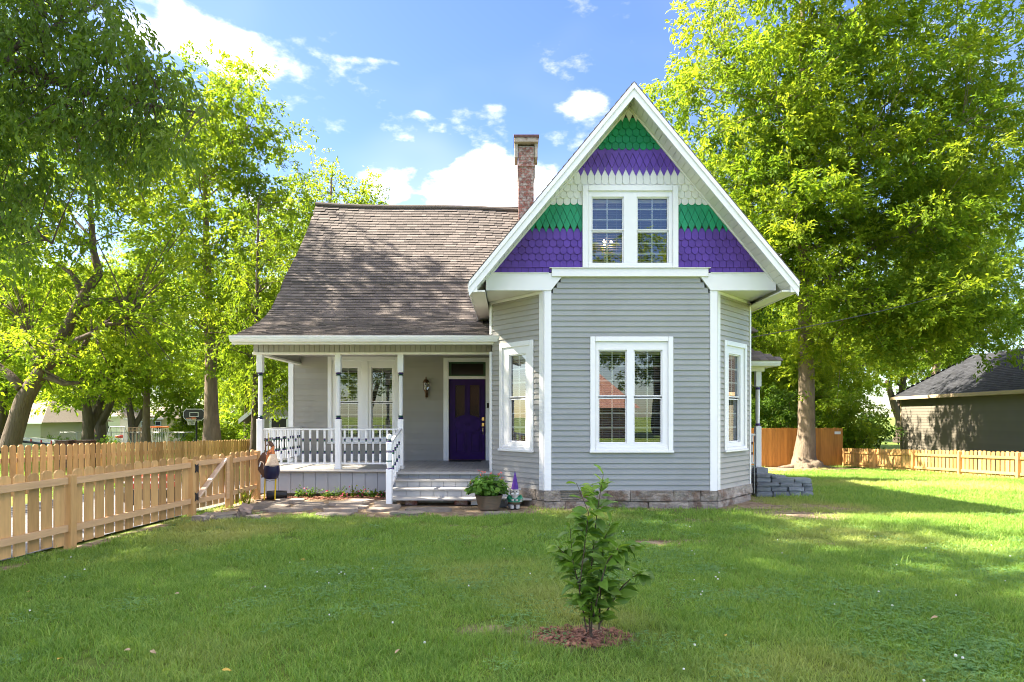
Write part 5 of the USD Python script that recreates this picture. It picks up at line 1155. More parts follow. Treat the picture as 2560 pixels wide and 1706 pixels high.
c = e0 + EX * 8.2 + out * w_ * .62; emit(nh, "roof_vent", bx(c[0] - .08, c[0] + .08, c[1] - .08, c[1] + .08, ze + (zr - ze) * .62 - .02, ze + (zr - ze) * .62 + .30), "white_vinyl")

def small_house(label, x0, x1, y, depth, zb, eave, ridge, wall, roof, along=True, wins=(), kind="house", name="neighbour_house"):
    t = thing(name, label, kind, ((x0 + x1) / 2, y + depth / 2, zb))
    fr = Frame((x0, y), (x1, y)); n = max(6, int((eave - zb) / .19)); e = (eave - zb) / n
    emit(t, "wall", bx(x0, x1, y + .03, y + depth, zb - .3, eave, 0), wall, tone=.3)
    for k in range(n): emit(t, "siding_board", fr.lap(0, x1 - x0, zb + k * e, zb + (k + 1) * e + .01, 0, .022), wall, tone=(k * 7 % 10) / 10)
    o = .35
    if along:
        yc = y + depth / 2; h = min(depth / 2, (x1 - x0) / 2) * .9
        V = np.array([(x0 - o, y - o, eave), (x1 + o, y - o, eave), (x1 + o, y + depth + o, eave), (x0 - o, y + depth + o, eave), (x0 + h, yc, ridge), (x1 - h, yc, ridge)])
        emit(t, "roof", (V, np.array([[0, 1, 5], [0, 5, 4], [1, 2, 5], [2, 3, 4], [2, 4, 5], [3, 0, 4], [0, 2, 1], [0, 3, 2]])), roof, tone=.5)
        emit(t, "fascia", bx(x0 - o, x1 + o, y - o - .03, y - o, eave - .12, eave + .02), "white_vinyl")
    else:
        emit(t, "gable", prism_y([(x0, eave), (x1, eave), ((x0 + x1) / 2, ridge - .1)], y + .01, y + depth), wall, tone=.6)
        for s_ in (-1, 1):
            xm = (x0 + x1) / 2; xe_ = xm + s_ * ((x1 - x0) / 2 + o); sl = (ridge - eave) / ((x1 - x0) / 2)
            V = [(x, yy, ridge - abs(x - xm) * sl + q_) for x in (xm, xe_) for yy in (y - o, y + depth + o) for q_ in (-.08, .02)]; emit(t, "roof", (np.array(V), _BF if s_ > 0 else _BF[:, ::-1]), roof, tone=.5)
            V = [(x, yy, ridge - abs(x - xm) * sl + q_) for x in (xm, xe_) for yy in (y - o - .03, y - o - .001) for q_ in (-.16, .03)]; emit(t, "rake_board", (np.array(V), _BF if s_ > 0 else _BF[:, ::-1]), "white_vinyl")
    for (a, b, c_, d_) in wins:
        wg = group(t, "window"); emit(wg, "frame", fr.poly(ring((a, c_, b, d_), (a + .08, c_ + .08, b - .08, d_ - .08)), -.02, .06), "white_vinyl"); emit(wg, "pane", fr.box(a + .07, b - .07, c_ + .07, d_ - .07, .024, .03, 0), "black_board"); emit(wg, "meeting_rail", fr.box(a + .07, b - .07, (c_ + d_) / 2 - .03, (c_ + d_) / 2 + .03, .031, .05, 0), "white_vinyl")
    return t
g65 = float(gz(-40, 64))
small_house("tan ranch house with white windows behind the forked trees", PX(322, 64), PX(405, 64), 64, 7, g65, 1.42, 2.65, "tan_wall", "tan_shingle", True, ((1.25, 1.95, .2, 1.15), (2.7, 3.35, .2, 1.15)))
small_house("pale green gabled house behind the white shed", PX(222, 68), PX(300, 68), 68, 8, g65, 1.7, 3.0, "pale_wall", "tan_shingle", True)
small_house("sage house with a broad tan roof at the far left", PX(-60, 48), PX(102, 48), 48, 8, float(gz(-35, 48)), 1.15, 3.0, "sage_wall", "tan_shingle", True)
small_house("grey gabled garage behind the porch's left end", PX(628, 25), PX(628, 25) + 3.9, 25, 6, -.2, 1.75, 3.3, "warm_grey_siding", "tan_shingle", False, ((.75, 1.5, .1, 1.6),), "garage", "garage")
# gambrel shed
sb = thing("garden_shed", "white gambrel shed with a dark roof", "shed", (PX(128, 55), 55, float(gz(-38, 55))))
gx0, gx1 = PX(99, 55), PX(156, 55); gzb = float(gz(-38, 55)); zz = lambda v: PZ(v, 55); xm = (gx0 + gx1) / 2
prof_g = [(gx0, gzb - .2), (gx1, gzb - .2), (gx1, zz(1072)), (gx1 - .25, zz(1057)), (xm, zz(1049)), (gx0 + .25, zz(1057)), (gx0, zz(1072))]
emit(sb, "wall", prism_y(prof_g, 55, 58.5), "blue_white_wall"); emit(sb, "side_wall", bx(gx1 + .01, gx1 + 1.5, 55.6, 58.5, gzb - .2, zz(1072)), "blue_white_wall")
emit(sb, "roof", prism_y([(gx1 - .3, zz(1072)), (gx1 + 1.7, zz(1073)), (gx1 + 1.35, zz(1050)), (gx1 + .9, zz(1044)), (gx1 + .1, zz(1044)), (gx1 - .35, zz(1055))], 55.3, 58.8), "dark_shingle", tone=.3)
emit(sb, "door", bx(xm - .35, xm + .35, 54.95, 54.99, gzb, zz(1066)), "pale_wall"); emit(sb, "window", bx(xm - .2, xm + .2, 54.93, 54.97, zz(1062), zz(1056)), "black_board")
# red playhouse
Yp = 45; ph = thing("playhouse", "little red playhouse with white openings", "playhouse", (PX(219, Yp), Yp, float(gz(-30, Yp))))
a, b = PX(209, Yp), PX(230, Yp); zq = lambda v: PZ(v, Yp); pg = Polygon([(0, zq(1108)), (b - a, zq(1108)), (b - a, zq(1083)), ((b - a) / 2, zq(1077)), (0, zq(1083))]); fr = Frame((a, Yp), (b, Yp))
for q0 in ((.30, zq(1090), .75, zq(1084)), (.35, zq(1108), .8, zq(1092))): pg = pg.difference(sbox(*q0))
emit(ph, "front", fr.poly(pg, -.04, 0), "red_paint"); emit(ph, "side_panel", bx(a, a + .04, Yp + .05, Yp + .8, zq(1108), zq(1083)), "red_paint"); emit(ph, "side_panel", bx(b - .04, b, Yp + .05, Yp + .8, zq(1108), zq(1083)), "red_paint"); emit(ph, "back_panel", bx(a, b, Yp + .8, Yp + .84, zq(1108), zq(1083)), "white_vinyl")
for s_ in (-1, 1): emit(ph, "roof_panel", bar(((a + b) / 2, Yp + .4, zq(1076)), ((a + b) / 2 + s_ * ((b - a) / 2 + .06), Yp + .4, zq(1084)), .95, .03), "red_paint")
# trampoline net, swing set, deck, small trampoline, chain link fence
tr = thing("trampoline", "dark netted trampoline behind the red playhouse", "trampoline", (PX(212, 58), 58, float(gz(-40, 58))))
xc, zc2 = PX(212, 58), float(gz(-40, 58)); emit(tr, "net", lathe([(.52, zc2 + .6), (.52, PZ(1050, 58))], (xc, 58, 0), 14), "dark_net"); emit(tr, "mat", lathe([(.02, zc2 + .58), (.55, zc2 + .58), (.55, zc2 + .62), (.02, zc2 + .62)], (xc, 58, 0), 14), "black_plastic")
for k in range(6): q_ = k * math.pi / 3; emit(tr, "pole", tube([(xc + .54 * math.cos(q_), 58 + .54 * math.sin(q_), zc2), (xc + .54 * math.cos(q_), 58 + .54 * math.sin(q_), PZ(1048, 58))], .03, 5), "chain_grey")
Ysw = 47; ss = thing("swing_set", "grey metal swing set with a red seat", "swing set", (PX(295, Ysw), Ysw, float(gz(-28, Ysw)))); g_ = float(gz(-28, Ysw))
xa, xb, zt_ = PX(276, Ysw), PX(312, Ysw), PZ(1068, Ysw)
emit(ss, "crossbar", tube([(xa, Ysw, zt_), (xb, Ysw, zt_)], .035, 6), "chain_grey")
for x, s_ in ((xa, -1), (xb, 1)):
    for y_ in (-.7, .7): emit(ss, "leg", tube([(x, Ysw, zt_), (x + .22 * s_, Ysw + y_, g_)], .03, 6), "chain_grey")
xs_ = PX(298, Ysw); emit(ss, "seat", rock((xs_, Ysw, PZ(1092, Ysw)), (.45, .3, .22), 5, 2, .1), "red_paint", smooth=True)
for q_ in (-.18, .18): emit(ss, "chain", tube([(xs_ + q_, Ysw, PZ(1091, Ysw)), (xs_ + q_, Ysw, zt_)], .012, 4), "chain_grey")
Yd = 51; dk = thing("pool_deck", "weathered brown raised deck with railings", "deck", (PX(350, Yd), Yd, float(gz(-31, Yd)))); g_ = float(gz(-31, Yd)); xa, xb = PX(322, Yd), PX(382, Yd)
for k in range(14): emit(dk, "plank", bx(xa + (xb - xa) * k / 14, xa + (xb - xa) * (k + .93) / 14, Yd, Yd + 2.4, PZ(1081, Yd) - .05, PZ(1081, Yd), 0), "deck_brown", tone=(k * 5 % 7) / 7)
for k in range(7): x = xa + (xb - xa) * k / 6; emit(dk, "post", bx(x - .05, x + .05, Yd - .06, Yd + .04, g_, PZ(1069, Yd)), "deck_brown", tone=.3)
for v in (1069, 1075): emit(dk, "rail", bx(xa, xb, Yd - .08, Yd - .061, PZ(v + 1.5, Yd), PZ(v, Yd)), "deck_brown", tone=.7)
for k in range(5): emit(dk, "skirt_panel", bx(xa + (xb - xa) * (k + .1) / 5, xa + (xb - xa) * (k + .8) / 5, Yd + .06, Yd + .1, g_, PZ(1083, Yd)), "wall_stone" if k % 2 else "black_plastic", tone=.4)
Yt = 46; kt = thing("netted_play_pen", "small pen of white netting with an orange rim", "play pen", (PX(399, Yt), Yt, float(gz(-26, Yt)))); g_ = float(gz(-26, Yt))
xc = PX(399, Yt); emit(kt, "rim", lathe([(.60, PZ(1070, Yt)), (.64, PZ(1069, Yt)), (.62, PZ(1066, Yt)), (.58, PZ(1067, Yt))], (xc, Yt, 0), 18), "orange_rim")
for k in range(26): q_ = k * 2 * math.pi / 26; emit(kt, "net_strand", tube([(xc + .6 * math.cos(q_), Yt + .6 * math.sin(q_), PZ(1069, Yt)), (xc + .42 * math.cos(q_ + .1), Yt + .42 * math.sin(q_ + .1), g_)], .012, 4, cap=False), "net_white")
Yc = 44; cl = thing("chain_link_fence", "thin grey chain link fence across the neighbours' yards", "fence", (PX(330, Yc), Yc, float(gz(-27, Yc)))); xa, xb = PX(150, Yc), PX(490, Yc)
gg = lambda x: float(gz(x, Yc))
emit(cl, "top_rail", tube([(xa, Yc, PZ(1081, Yc)), (xb, Yc, PZ(1081, Yc))], .022, 5), "chain_grey")
for k in range(9): x = xa + (xb - xa) * k / 8; emit(cl, "post", tube([(x, Yc, gg(x)), (x, Yc, PZ(1080, Yc))], .03, 6), "chain_grey")
ms = []
for k in range(90):
    x = xa + (xb - xa) * k / 90
    for s_ in (-1, 1): ms.append(tube([(x, Yc, gg(x)), (x + s_ * .5, Yc, PZ(1081, Yc))], .0035, 3, cap=False))
emit(cl, "wire_mesh", join(ms), "chain_grey")
# trailer, red planters
Yr = 24; tl = thing("utility_trailer", "low flat trailer with white deck beyond the long picket fence", "trailer", (PX(85, Yr), Yr, float(gz(-18, Yr)))); zq = lambda v: PZ(v, Yr); xa, xb = PX(33, Yr), PX(134, Yr)
for k in range(6): emit(tl, "deck_plank", bar((xa, Yr + .2 * k, zq(1098)), (xb, Yr + .2 * k, zq(1109)), .19, .05), "white_vinyl")
emit(tl, "side_rail", bar((xa, Yr - .12, zq(1092)), (xb, Yr - .12, zq(1101)), .04, .04), "chain_grey"); emit(tl, "frame_rail", bar((xa, Yr - .12, zq(1101)), (xb, Yr - .12, zq(1112)), .05, .08), "black_iron")
for k in range(5): x = xa + (xb - xa) * k / 4; emit(tl, "stake", bx(x - .02, x + .02, Yr - .14, Yr - .10, zq(1101 + k * 2.6), zq(1092 + k * 2.4)), "red_paint")
zw = zq(1109); emit(tl, "wheel", lathe([(.02, -.08), (.26, -.08), (.30, -.05), (.30, .05), (.26, .08), (.02, .08)], (PX(41, Yr), Yr - .26, zw), 16, axis=[[1, 0, 0], [0, 0, 1], [0, 1, 0]]), "rubber", smooth=40)
for u, lab in ((154, "red-brown planter box behind the long fence, the left one"), (205, "red-brown planter box below the red playhouse")):
    Yb = 21; t = thing("planter_box", lab, "planter", (PX(u, Yb), Yb, -.1)); x = PX(u, Yb)
    emit(t, "box", bx(x - .22, x + .22, Yb, Yb + .4, -.12, PZ(1103, Yb)), "rust"); emit(t, "rim", bx(x - .24, x + .24, Yb - .02, Yb + .42, PZ(1103, Yb), PZ(1101, Yb)), "brick", tone=.4)
# basketball hoop
Yh = 31; bh = thing("basketball_hoop", "black basketball backboard with orange rim on a pole", "basketball hoop", (PX(485, Yh), Yh, float(gz(-15.8, Yh)))); hx = PX(485, Yh); hz = lambda v: PZ(v, Yh)
fr = Frame((hx - .55, Yh), (hx + .55, Yh)); zt_, zb_ = hz(1022), hz(1052)
oc = lambda i: Polygon([(.15 + i * .6, zt_ - i), (.95 - i * .6, zt_ - i), (1.1 - i, zt_ - .16 - i * .3), (1.1 - i, zb_ + .16 + i * .3), (.95 - i * .6, zb_ + i), (.15 + i * .6, zb_ + i), (i, zb_ + .16 + i * .3), (i, zt_ - .16 - i * .3)])
emit(bh, "backboard", fr.poly(oc(0), -.04, 0), "black_board"); emit(bh, "border_line", fr.poly(oc(.012).difference(oc(.036)), .001, .003), "white_vinyl")
q0 = (.33, hz(1043), .77, hz(1031)); emit(bh, "target_square", fr.poly(ring(q0, (q0[0] + .025, q0[1] + .025, q0[2] - .025, q0[3] - .025)), .001, .003), "white_vinyl")
th = np.linspace(0, 2 * np.pi, 25); emit(bh, "rim", tube(np.stack([hx + .22 * np.cos(th), Yh - .26 + .22 * np.sin(th), 0 * th + hz(1046)], 1), .016, 6, cap=False), "orange_rim")
emit(bh, "bracket", bx(hx - .1, hx + .1, Yh - .05, Yh - .002, hz(1050), hz(1044)), "orange_rim")
ms = [tube([(hx + .22 * math.cos(q_), Yh - .26 + .22 * math.sin(q_), hz(1046)), (hx + .14 * math.cos(q_ + s_ * .5), Yh - .26 + .14 * math.sin(q_ + s_ * .5), hz(1063))], .008, 4, cap=False) for q_ in np.linspace(0, 2 * np.pi, 11)[:-1] for s_ in (-1, 1)]
emit(bh, "net", join(ms), "net_white"); emit(bh, "pole", tube([(hx, Yh + .25, float(gz(hx, Yh))), (hx, Yh + .25, hz(1052)), (hx, Yh + .03, hz(1040))], .045, 8), "black_iron")
emit(bh, "base", rock((hx, Yh + .45, float(gz(hx, Yh)) + .1), (.8, .7, .25), 3, 2, .03), "black_plastic", smooth=True)
# red cart behind the gate
ct = thing("garden_cart", "red cart standing on the drive behind the picket fence", "cart", (-6.6, 11.4, 0))
emit(ct, "tray", bx(-6.95, -6.25, 11.2, 11.7, .30, .52, .02), "red_paint"); emit(ct, "band", bx(-6.97, -6.23, 11.18, 11.72, .40, .43), "white_vinyl")
for x, y in ((-6.85, 11.2), (-6.35, 11.2), (-6.85, 11.7), (-6.35, 11.7)): emit(ct, "wheel", lathe([(.02, -.03), (.13, -.03), (.15, 0), (.13, .03), (.02, .03)], (x, y, .15), 12, axis=[[1, 0, 0], [0, 0, 1], [0, 1, 0]]), "rubber")
emit(ct, "handle", tube([(-6.25, 11.45, .4), (-5.95, 11.45, .62), (-5.9, 11.45, .8)], .015, 6), "black_iron")
# across the street, behind the viewpoint: what the front window mirrors
oh = thing("opposite_house", "low house with a pinkish roof across the street", "house", (2, -26, 0))
emit(oh, "wall", bx(-6, 9, -30, -25, 0, 2.3, 0), "brick", tone=.5); V = np.array([(-6.6, -24.4, 2.25), (9.6, -24.4, 2.25), (9.6, -30.6, 2.25), (-6.6, -30.6, 2.25), (-4, -27.5, 5.0), (7, -27.5, 5.0)])
emit(oh, "roof", (V, np.array([[0, 5, 1], [0, 4, 5], [1, 5, 2], [2, 4, 3], [2, 5, 4], [3, 4, 0], [0, 1, 2], [0, 2, 3]])), "pink_roof")
for x in (-4, 0, 5): emit(oh, "window", bx(x, x + 1.2, -24.99, -24.95, .8, 1.9), "white_vinyl")
for i, (x, y, s, rt, src) in enumerate(((-14, -30, 1.1, 30, t4), (13, -33, 1.5, 80, t4), (4, -36, 1.6, 140, t4), (-5, -36, 1.5, 200, t4), (22, -28, 1.3, 250, t4), (-24, -24, 1.1, 310, t3), (15, -24, 1.0, 10, t3))):
    plant(src, x, y, s, rt, ["tree left of the opposite house", "tree right of the opposite house", "tall tree behind the opposite house", "tree behind the opposite chimney end", "tree far right across the street", "tree far left across the street", "small tree at the right across the street"][i])

# ------------------------------------------------------------------ yard ornaments
# metal bird
bx_, by_ = PX(677, 11.65), 11.65
zb_ = lambda vc: CAMZ - (1080 + .153 * vc - HZ) / F * 11.65; xb_ = lambda uc: PX(640 + .153 * uc, 11.65)
rs = thing("bird_sculpture", "painted metal bird sculpture on yellow legs by the porch corner", "sculpture", (bx_, by_, 0))
def blob(prof_, n=16):                                        # rings of (x, y, z, rx, ry)
    vs = []; ang = np.arange(n) * 2 * np.pi / n
    for x, y, z, rx_, ry_ in prof_: vs.append(np.stack([x + rx_ * np.cos(ang), y + ry_ * np.sin(ang), np.full(n, z)], 1))
    v = np.vstack(vs); m = len(prof_); i, j = np.meshgrid(np.arange(m - 1), np.arange(n), indexing="ij"); qd = np.stack([i * n + j, i * n + (j + 1) % n, (i + 1) * n + (j + 1) % n, (i + 1) * n + j], -1).reshape(-1, 4)
    f = np.vstack([qd[:, [0, 1, 2]], qd[:, [0, 2, 3]]]); k = len(v); v = np.vstack([v, [prof_[0][:3]], [prof_[-1][:3]]]); j = np.arange(n); jj = (j + 1) % n; e = (m - 1) * n
    return v, np.vstack([f, np.stack([np.full(n, k), jj, j], 1), np.stack([np.full(n, k + 1), e + j, e + jj], 1)])
cy = by_
emit(rs, "body", blob([(xb_(250), cy, zb_(772), .095, .08), (xb_(245), cy, zb_(755), .125, .10), (xb_(252), cy, zb_(690), .142, .13), (xb_(258), cy, zb_(620), .145, .14), (xb_(262), cy, zb_(545), .132, .13)]), "bird_navy", smooth=50)
emit(rs, "breast", blob([(xb_(262), cy, zb_(560), .1335, .132), (xb_(270), cy - .01, zb_(500), .108, .11), (xb_(272), cy - .01, zb_(430), .085, .09), (xb_(268), cy - .01, zb_(360), .058, .06)]), "bird_cream", smooth=50)
emit(rs, "neck", blob([(xb_(262), cy - .005, zb_(372), .062, .062), (xb_(262), cy, zb_(320), .042, .044), (xb_(272), cy, zb_(270), .030, .032), (xb_(280), cy, zb_(235), .026, .03)]), "bird_orange", smooth=50)
emit(rs, "head", blob([(xb_(278), cy, zb_(250), .022, .03), (xb_(255), cy, zb_(225), .050, .035), (xb_(236), cy, zb_(195), .055, .036), (xb_(226), cy, zb_(165), .040, .03), (xb_(222), cy, zb_(148), .012, .012)]), "rust", smooth=50)
emit(rs, "beak", tube([(xb_(200), cy - .01, zb_(205)), (xb_(180), cy - .02, zb_(222)), (xb_(172), cy - .02, zb_(240))], [.016, .012, .002], 6), "rust")
emit(rs, "eye", lathe([(.002, -.008), (.010, 0), (.002, .008)], (xb_(212), cy - .036, zb_(200)), 8), "white_paint")
wf = Frame((xb_(0), cy - .02), (xb_(1000), cy - .12)); wu = lambda uc: uc / 1000 * wf.len
emit(rs, "wing", wf.poly(Polygon([(wu(130), zb_(740)), (wu(45), zb_(620)), (wu(40), zb_(470)), (wu(110), zb_(350)), (wu(150), zb_(330)), (wu(190), zb_(400)), (wu(180), zb_(560))]), -.012, .012), "rust")
emit(rs, "wing_stripe", wf.poly(Polygon([(wu(60), zb_(560)), (wu(85), zb_(480)), (wu(105), zb_(490)), (wu(75), zb_(570))]), .013, .017), "white_paint")
th = np.linspace(-.6, 2.2, 10); emit(rs, "wing_stripe", tube([wf.pt(wu(105 + 45 * math.sin(t)), zb_(520 - 75 * math.cos(t) + 40), .016) for t in th], .007, 5), "bird_cream")
emit(rs, "back_plume", wf.poly(Polygon([(wu(180), zb_(500)), (wu(205), zb_(330)), (wu(240), zb_(290)), (wu(235), zb_(400)), (wu(205), zb_(520))]), .0, .03), "bird_orange")
emit(rs, "side_feather", wf.poly(Polygon([(wu(115), zb_(745)), (wu(150), zb_(640)), (wu(215), zb_(510)), (wu(190), zb_(650)), (wu(150), zb_(740))]), .03, .055), "rust")
for uc in (148, 322):
    lg = emit(rs, "leg", tube([(xb_(uc), cy, zb_(770)), (xb_(uc - 6), cy, zb_(940)), (xb_(uc - 14), cy, zb_(1112))], .014, 8), "yellow_leg")
    for q_ in (-.5, 0, .5): emit(rs, "toe", tube([(xb_(uc - 14), cy, zb_(1108)), (xb_(uc - 14) + .06 * math.sin(q_), cy - .06 * math.cos(q_), zb_(1116))], .007, 5), "rust")
emit(rs, "tie_rod", tube([(xb_(150), cy, zb_(785)), (xb_(230), cy - .02, zb_(805)), (xb_(322), cy, zb_(785))], .005, 5), "rust")
for uc, z0_, z1_ in ((140, 340, 100), (195, 300, 20)): emit(rs, "plume_rod", tube([(xb_(uc), cy + .05, zb_(z0_)), (xb_(uc - 2), cy + .05, zb_(z1_))], .006, 5), "yellow_leg" if uc > 150 else "rust")
# black drum behind it
dm = thing("drain_pipe", "short black pipe with a white-centred end behind the bird's legs", "pipe", (PX(685, 12.15), 12.15, .08)); x = PX(668, 12.15); zc_ = PZ(1238, 12.15)
emit(dm, "pipe", tube([(x, 12.12, zc_), (x + .03, 12.13, zc_), (x + .16, 12.2, zc_), (x + .32, 12.3, zc_ - .005)], [.078, .086, .084, .075], 16), "black_plastic", smooth=40)
a_ = unit(np.array([-.8, -.6, 0])); emit(dm, "end_cap", tube([(x - .001, 12.12, zc_), np.array([x, 12.12, zc_]) + np.array([-.012, -.003, 0])], .03, 12), "white_paint")
# garden gnome
GX, GY = PX(1287, 10.98), 10.98
gnm = thing("garden_gnome", "weathered garden gnome with a tall purple hat by the bay", "gnome", (GX, GY, 0)); zg = lambda vc: CAMZ - (1140 + .153 * vc - HZ) / F * GY
emit(gnm, "hat", blob([(GX, GY, zg(545), .066, .066), (GX, GY, zg(530), .062, .062), (GX + .003, GY, zg(450), .047, .047), (GX + .004, GY, zg(360), .028, .028), (GX + .003, GY, zg(290), .012, .012), (GX + .002, GY, zg(252), .003, .003)]), "gnome_purple", smooth=40)
emit(gnm, "head", blob([(GX, GY, zg(660), .06, .055), (GX, GY, zg(620), .082, .07), (GX, GY, zg(580), .082, .072), (GX, GY, zg(545), .068, .066)]), "gnome_stone", smooth=60)
for s_ in (-1, 1):
    emit(gnm, "ear", rock((GX + s_ * .083, GY, zg(540)), (.05, .025, .04), 8 + s_, 2, .08), "gnome_stone", smooth=True); emit(gnm, "eye", rock((GX + s_ * .03, GY - .068, zg(572)), (.02, .012, .012), 9, 1, .02), "black_plastic", smooth=True)
    emit(gnm, "cheek", rock((GX + s_ * .036, GY - .062, zg(598)), (.044, .03, .034), 10, 2, .04), "gnome_stone", smooth=True); emit(gnm, "moustache", rock((GX + s_ * .032, GY - .076, zg(612)), (.066, .026, .026), 12 + s_, 2, .12), "white_shingle", smooth=True)
    emit(gnm, "arm", tube([(GX + s_ * .085, GY, zg(650)), (GX + s_ * .115, GY - .02, zg(690)), (GX + s_ * .05, GY - .085, zg(712))], [.035, .036, .028], 8), "gnome_green", smooth=True); emit(gnm, "hand", rock((GX + s_ * .035, GY - .095, zg(712)), (.045, .035, .035), 14, 2, .06), "gnome_stone", smooth=True)
emit(gnm, "nose", rock((GX, GY - .085, zg(592)), (.034, .034, .034), 11, 2, .03), "gnome_stone", smooth=True)
emit(gnm, "beard", blob([(GX, GY - .07, zg(712), .012, .01), (GX, GY - .065, zg(680), .042, .03), (GX, GY - .055, zg(640), .065, .036), (GX, GY - .045, zg(612), .07, .036)]), "gnome_stone", smooth=60)
emit(gnm, "coat", blob([(GX, GY, zg(745), .135, .12), (GX, GY, zg(728), .13, .115), (GX, GY, zg(690), .108, .095), (GX, GY, zg(650), .07, .065)]), "gnome_green", smooth=50)
emit(gnm, "belt", blob([(GX, GY, zg(715), .124, .11), (GX, GY, zg(702), .119, .105)]), "gnome_blue")
emit(gnm, "bowl", lathe([(.04, zg(838)), (.06, zg(805)), (.105, zg(775)), (.125, zg(752)), (.118, zg(746))], (GX, GY, 0), 16), "pot_brown", smooth=40)
for s_ in (-1, 1): emit(gnm, "foot", rock((GX + s_ * .05, GY - .05, zg(822)), (.07, .12, .07), 20 + s_, 2, .08), "gnome_stone", smooth=True)
# flower pot
PXc, PYc = PX(1222, 10.85), 10.85
po = thing("flower_pot", "brown tapered planter with coral geraniums beside the front steps", "flower pot", (PXc, PYc, 0))
emit(po, "pot", lathe([(.165, -.01), (.175, .0), (.205, .10), (.232, .225), (.238, .228), (.238, .246), (.222, .246), (.21, .20), (.05, .20)], (PXc, PYc, 0), 28), "pot_brown", smooth=40)
emit(po, "soil", lathe([(.02, .195), (.213, .195), (.213, .215), (.02, .22)], (PXc, PYc, 0), 20), "mulch", tone=.1)
r = rng(401); n = 420; d = unit(r.normal(size=(n, 3))); d[:, 2] = np.abs(d[:, 2]) * 1.1 - .25; d = unit(d); sc = np.array([.36, .32, .26]); pos = np.array([PXc - .03, PYc, .33]) + d * sc * r.uniform(.55, 1.05, (n, 1)); pos[:, 2] = np.maximum(pos[:, 2], .17 + .1 * r.random(n))
emit(po, "stems", join([tube(bez(np.array([PXc, PYc, .2]) + r.normal(size=3) * [.08, .08, 0], p, .04, 4), .004, 4, cap=False) for p in pos[::3]]), "leaf_flower_pot", tone=.4)
def disc_leaf(r, c, nrm_, rad_, lobes=7):                     # round scalloped leaf, slightly cupped
    a = np.linspace(0, 2 * np.pi, 13)[:-1]; t = unit(np.cross(nrm_, [.3, .9, .2])); b = np.cross(nrm_, t); rr_ = rad_ * (1 + .10 * np.cos(a * lobes))
    v = c + (np.cos(a) * rr_)[:, None] * t + (np.sin(a) * rr_)[:, None] * b + (rad_ * .22 * r.uniform(.5, 1.3)) * nrm_; v = np.vstack([v, c]); k = np.arange(12); return v, np.stack([np.full(12, 12), k, (k + 1) % 12], 1)
for i, p in enumerate(pos):
    nm = unit(d[i] * .7 + [0, -.1, .7] + r.normal(size=3) * .35); emit(po, "leaf", disc_leaf(r, p, nm, r.uniform(.026, .048)), "leaf_flower_pot", tone=float(np.clip(r.normal(.5, .22), 0, 1)))
for uc, vc in ((555, 258), (592, 258), (535, 305), (692, 297), (825, 300), (868, 268), (630, 392), (880, 366), (360, 436), (510, 240)):
    p = np.array([PX(1120 + .153 * uc, PYc - .15), PYc - .15 + r.uniform(-.05, .12), CAMZ - (1140 + .153 * vc - HZ) / F * (PYc - .1)]); ms = [tube([p - [0, 0, .10], p], .003, 4, cap=False)]
    fl_ = [disc_leaf(r, p + r.normal(size=3) * .012, unit(r.normal(size=3)), .009, 5) for _ in range(8)]
    emit(po, "blossom", join(fl_), "petal_coral"); emit(po, "flower_stem", ms[0], "leaf_flower_pot", tone=.5)
# mulch bed and its plants along the porch skirt
def chips(name, label, cx_, cy_, rx_, ry_, n, seed, mat="mulch", zoff=0.0):
    r = rng(seed); a = r.uniform(0, 2 * np.pi, n); q_ = r.random(n) ** .6; x = cx_ + rx_ * q_ * np.cos(a); y = cy_ + ry_ * q_ * np.sin(a); ms, tn = [], []
    for k in range(n):
        ax = unit(r.normal(size=(3, 3))); ax[0] = unit(np.array([r.normal(), r.normal(), r.normal() * .25])); ax[2] = unit(np.cross(ax[0], [0.1, .2, 0]) + [0, 0, 1]); ax[1] = np.cross(ax[2], ax[0])
        h = np.array([r.uniform(.012, .035), r.uniform(.005, .012), .004]); ms.append((np.array([x[k], y[k], float(gz(x[k], y[k])) + zoff + r.uniform(0, .012) - .01]) + (_B8 * h) @ ax, _BF)); tn.append(r.random())
    emit("/World", name, join(ms), mat, tone=np.repeat(tn, 8), kind="stuff", label=label)
chips("mulch", "red wood mulch around the sapling's foot", .50, 4.56, .36, .23, 330, 411); chips("mulch", "reddish mulch bed along the porch skirt", -3.6, 12.33, 1.55, .22, 900, 412)
r = rng(421)
def low_plant(label, x, y, h, n, leaf, petals=0, petal="petal_magenta", name="bedding_plant"):
    t = thing(name, label, "plant", (x, y, 0)); ms, L, tn = [], [], []
    for k in range(n):
        p1 = np.array([x + r.normal() * h * .55, y + r.normal() * h * .3, h * r.uniform(.4, 1)]); st_ = bez(np.array([x + r.normal() * .03, y, .0]), p1, .03, 5); ms.append(tube(st_, .003, 4, cap=False))
        for j in range(7): c = st_[1 + j % 4] + r.normal(size=3) * .018; L.append(disc_leaf(r, c, unit(np.array([0, -.3, 1]) + r.normal(size=3) * .5), r.uniform(.010, .020), 3)); tn += [r.random()] * 13
    emit(t, "stems", join(ms), "leaf_deep", tone=.4); emit(t, "foliage", join(L), leaf, tone=np.array(tn))
    if petals: emit(t, "blossoms", join([disc_leaf(r, np.array([x + r.normal() * h * .6, y + r.normal() * h * .3 - .03, h * r.uniform(.3, .9)]), unit(np.array([0, -1, .5]) + r.normal(size=3) * .3), .014, 5) for _ in range(petals)]), petal)
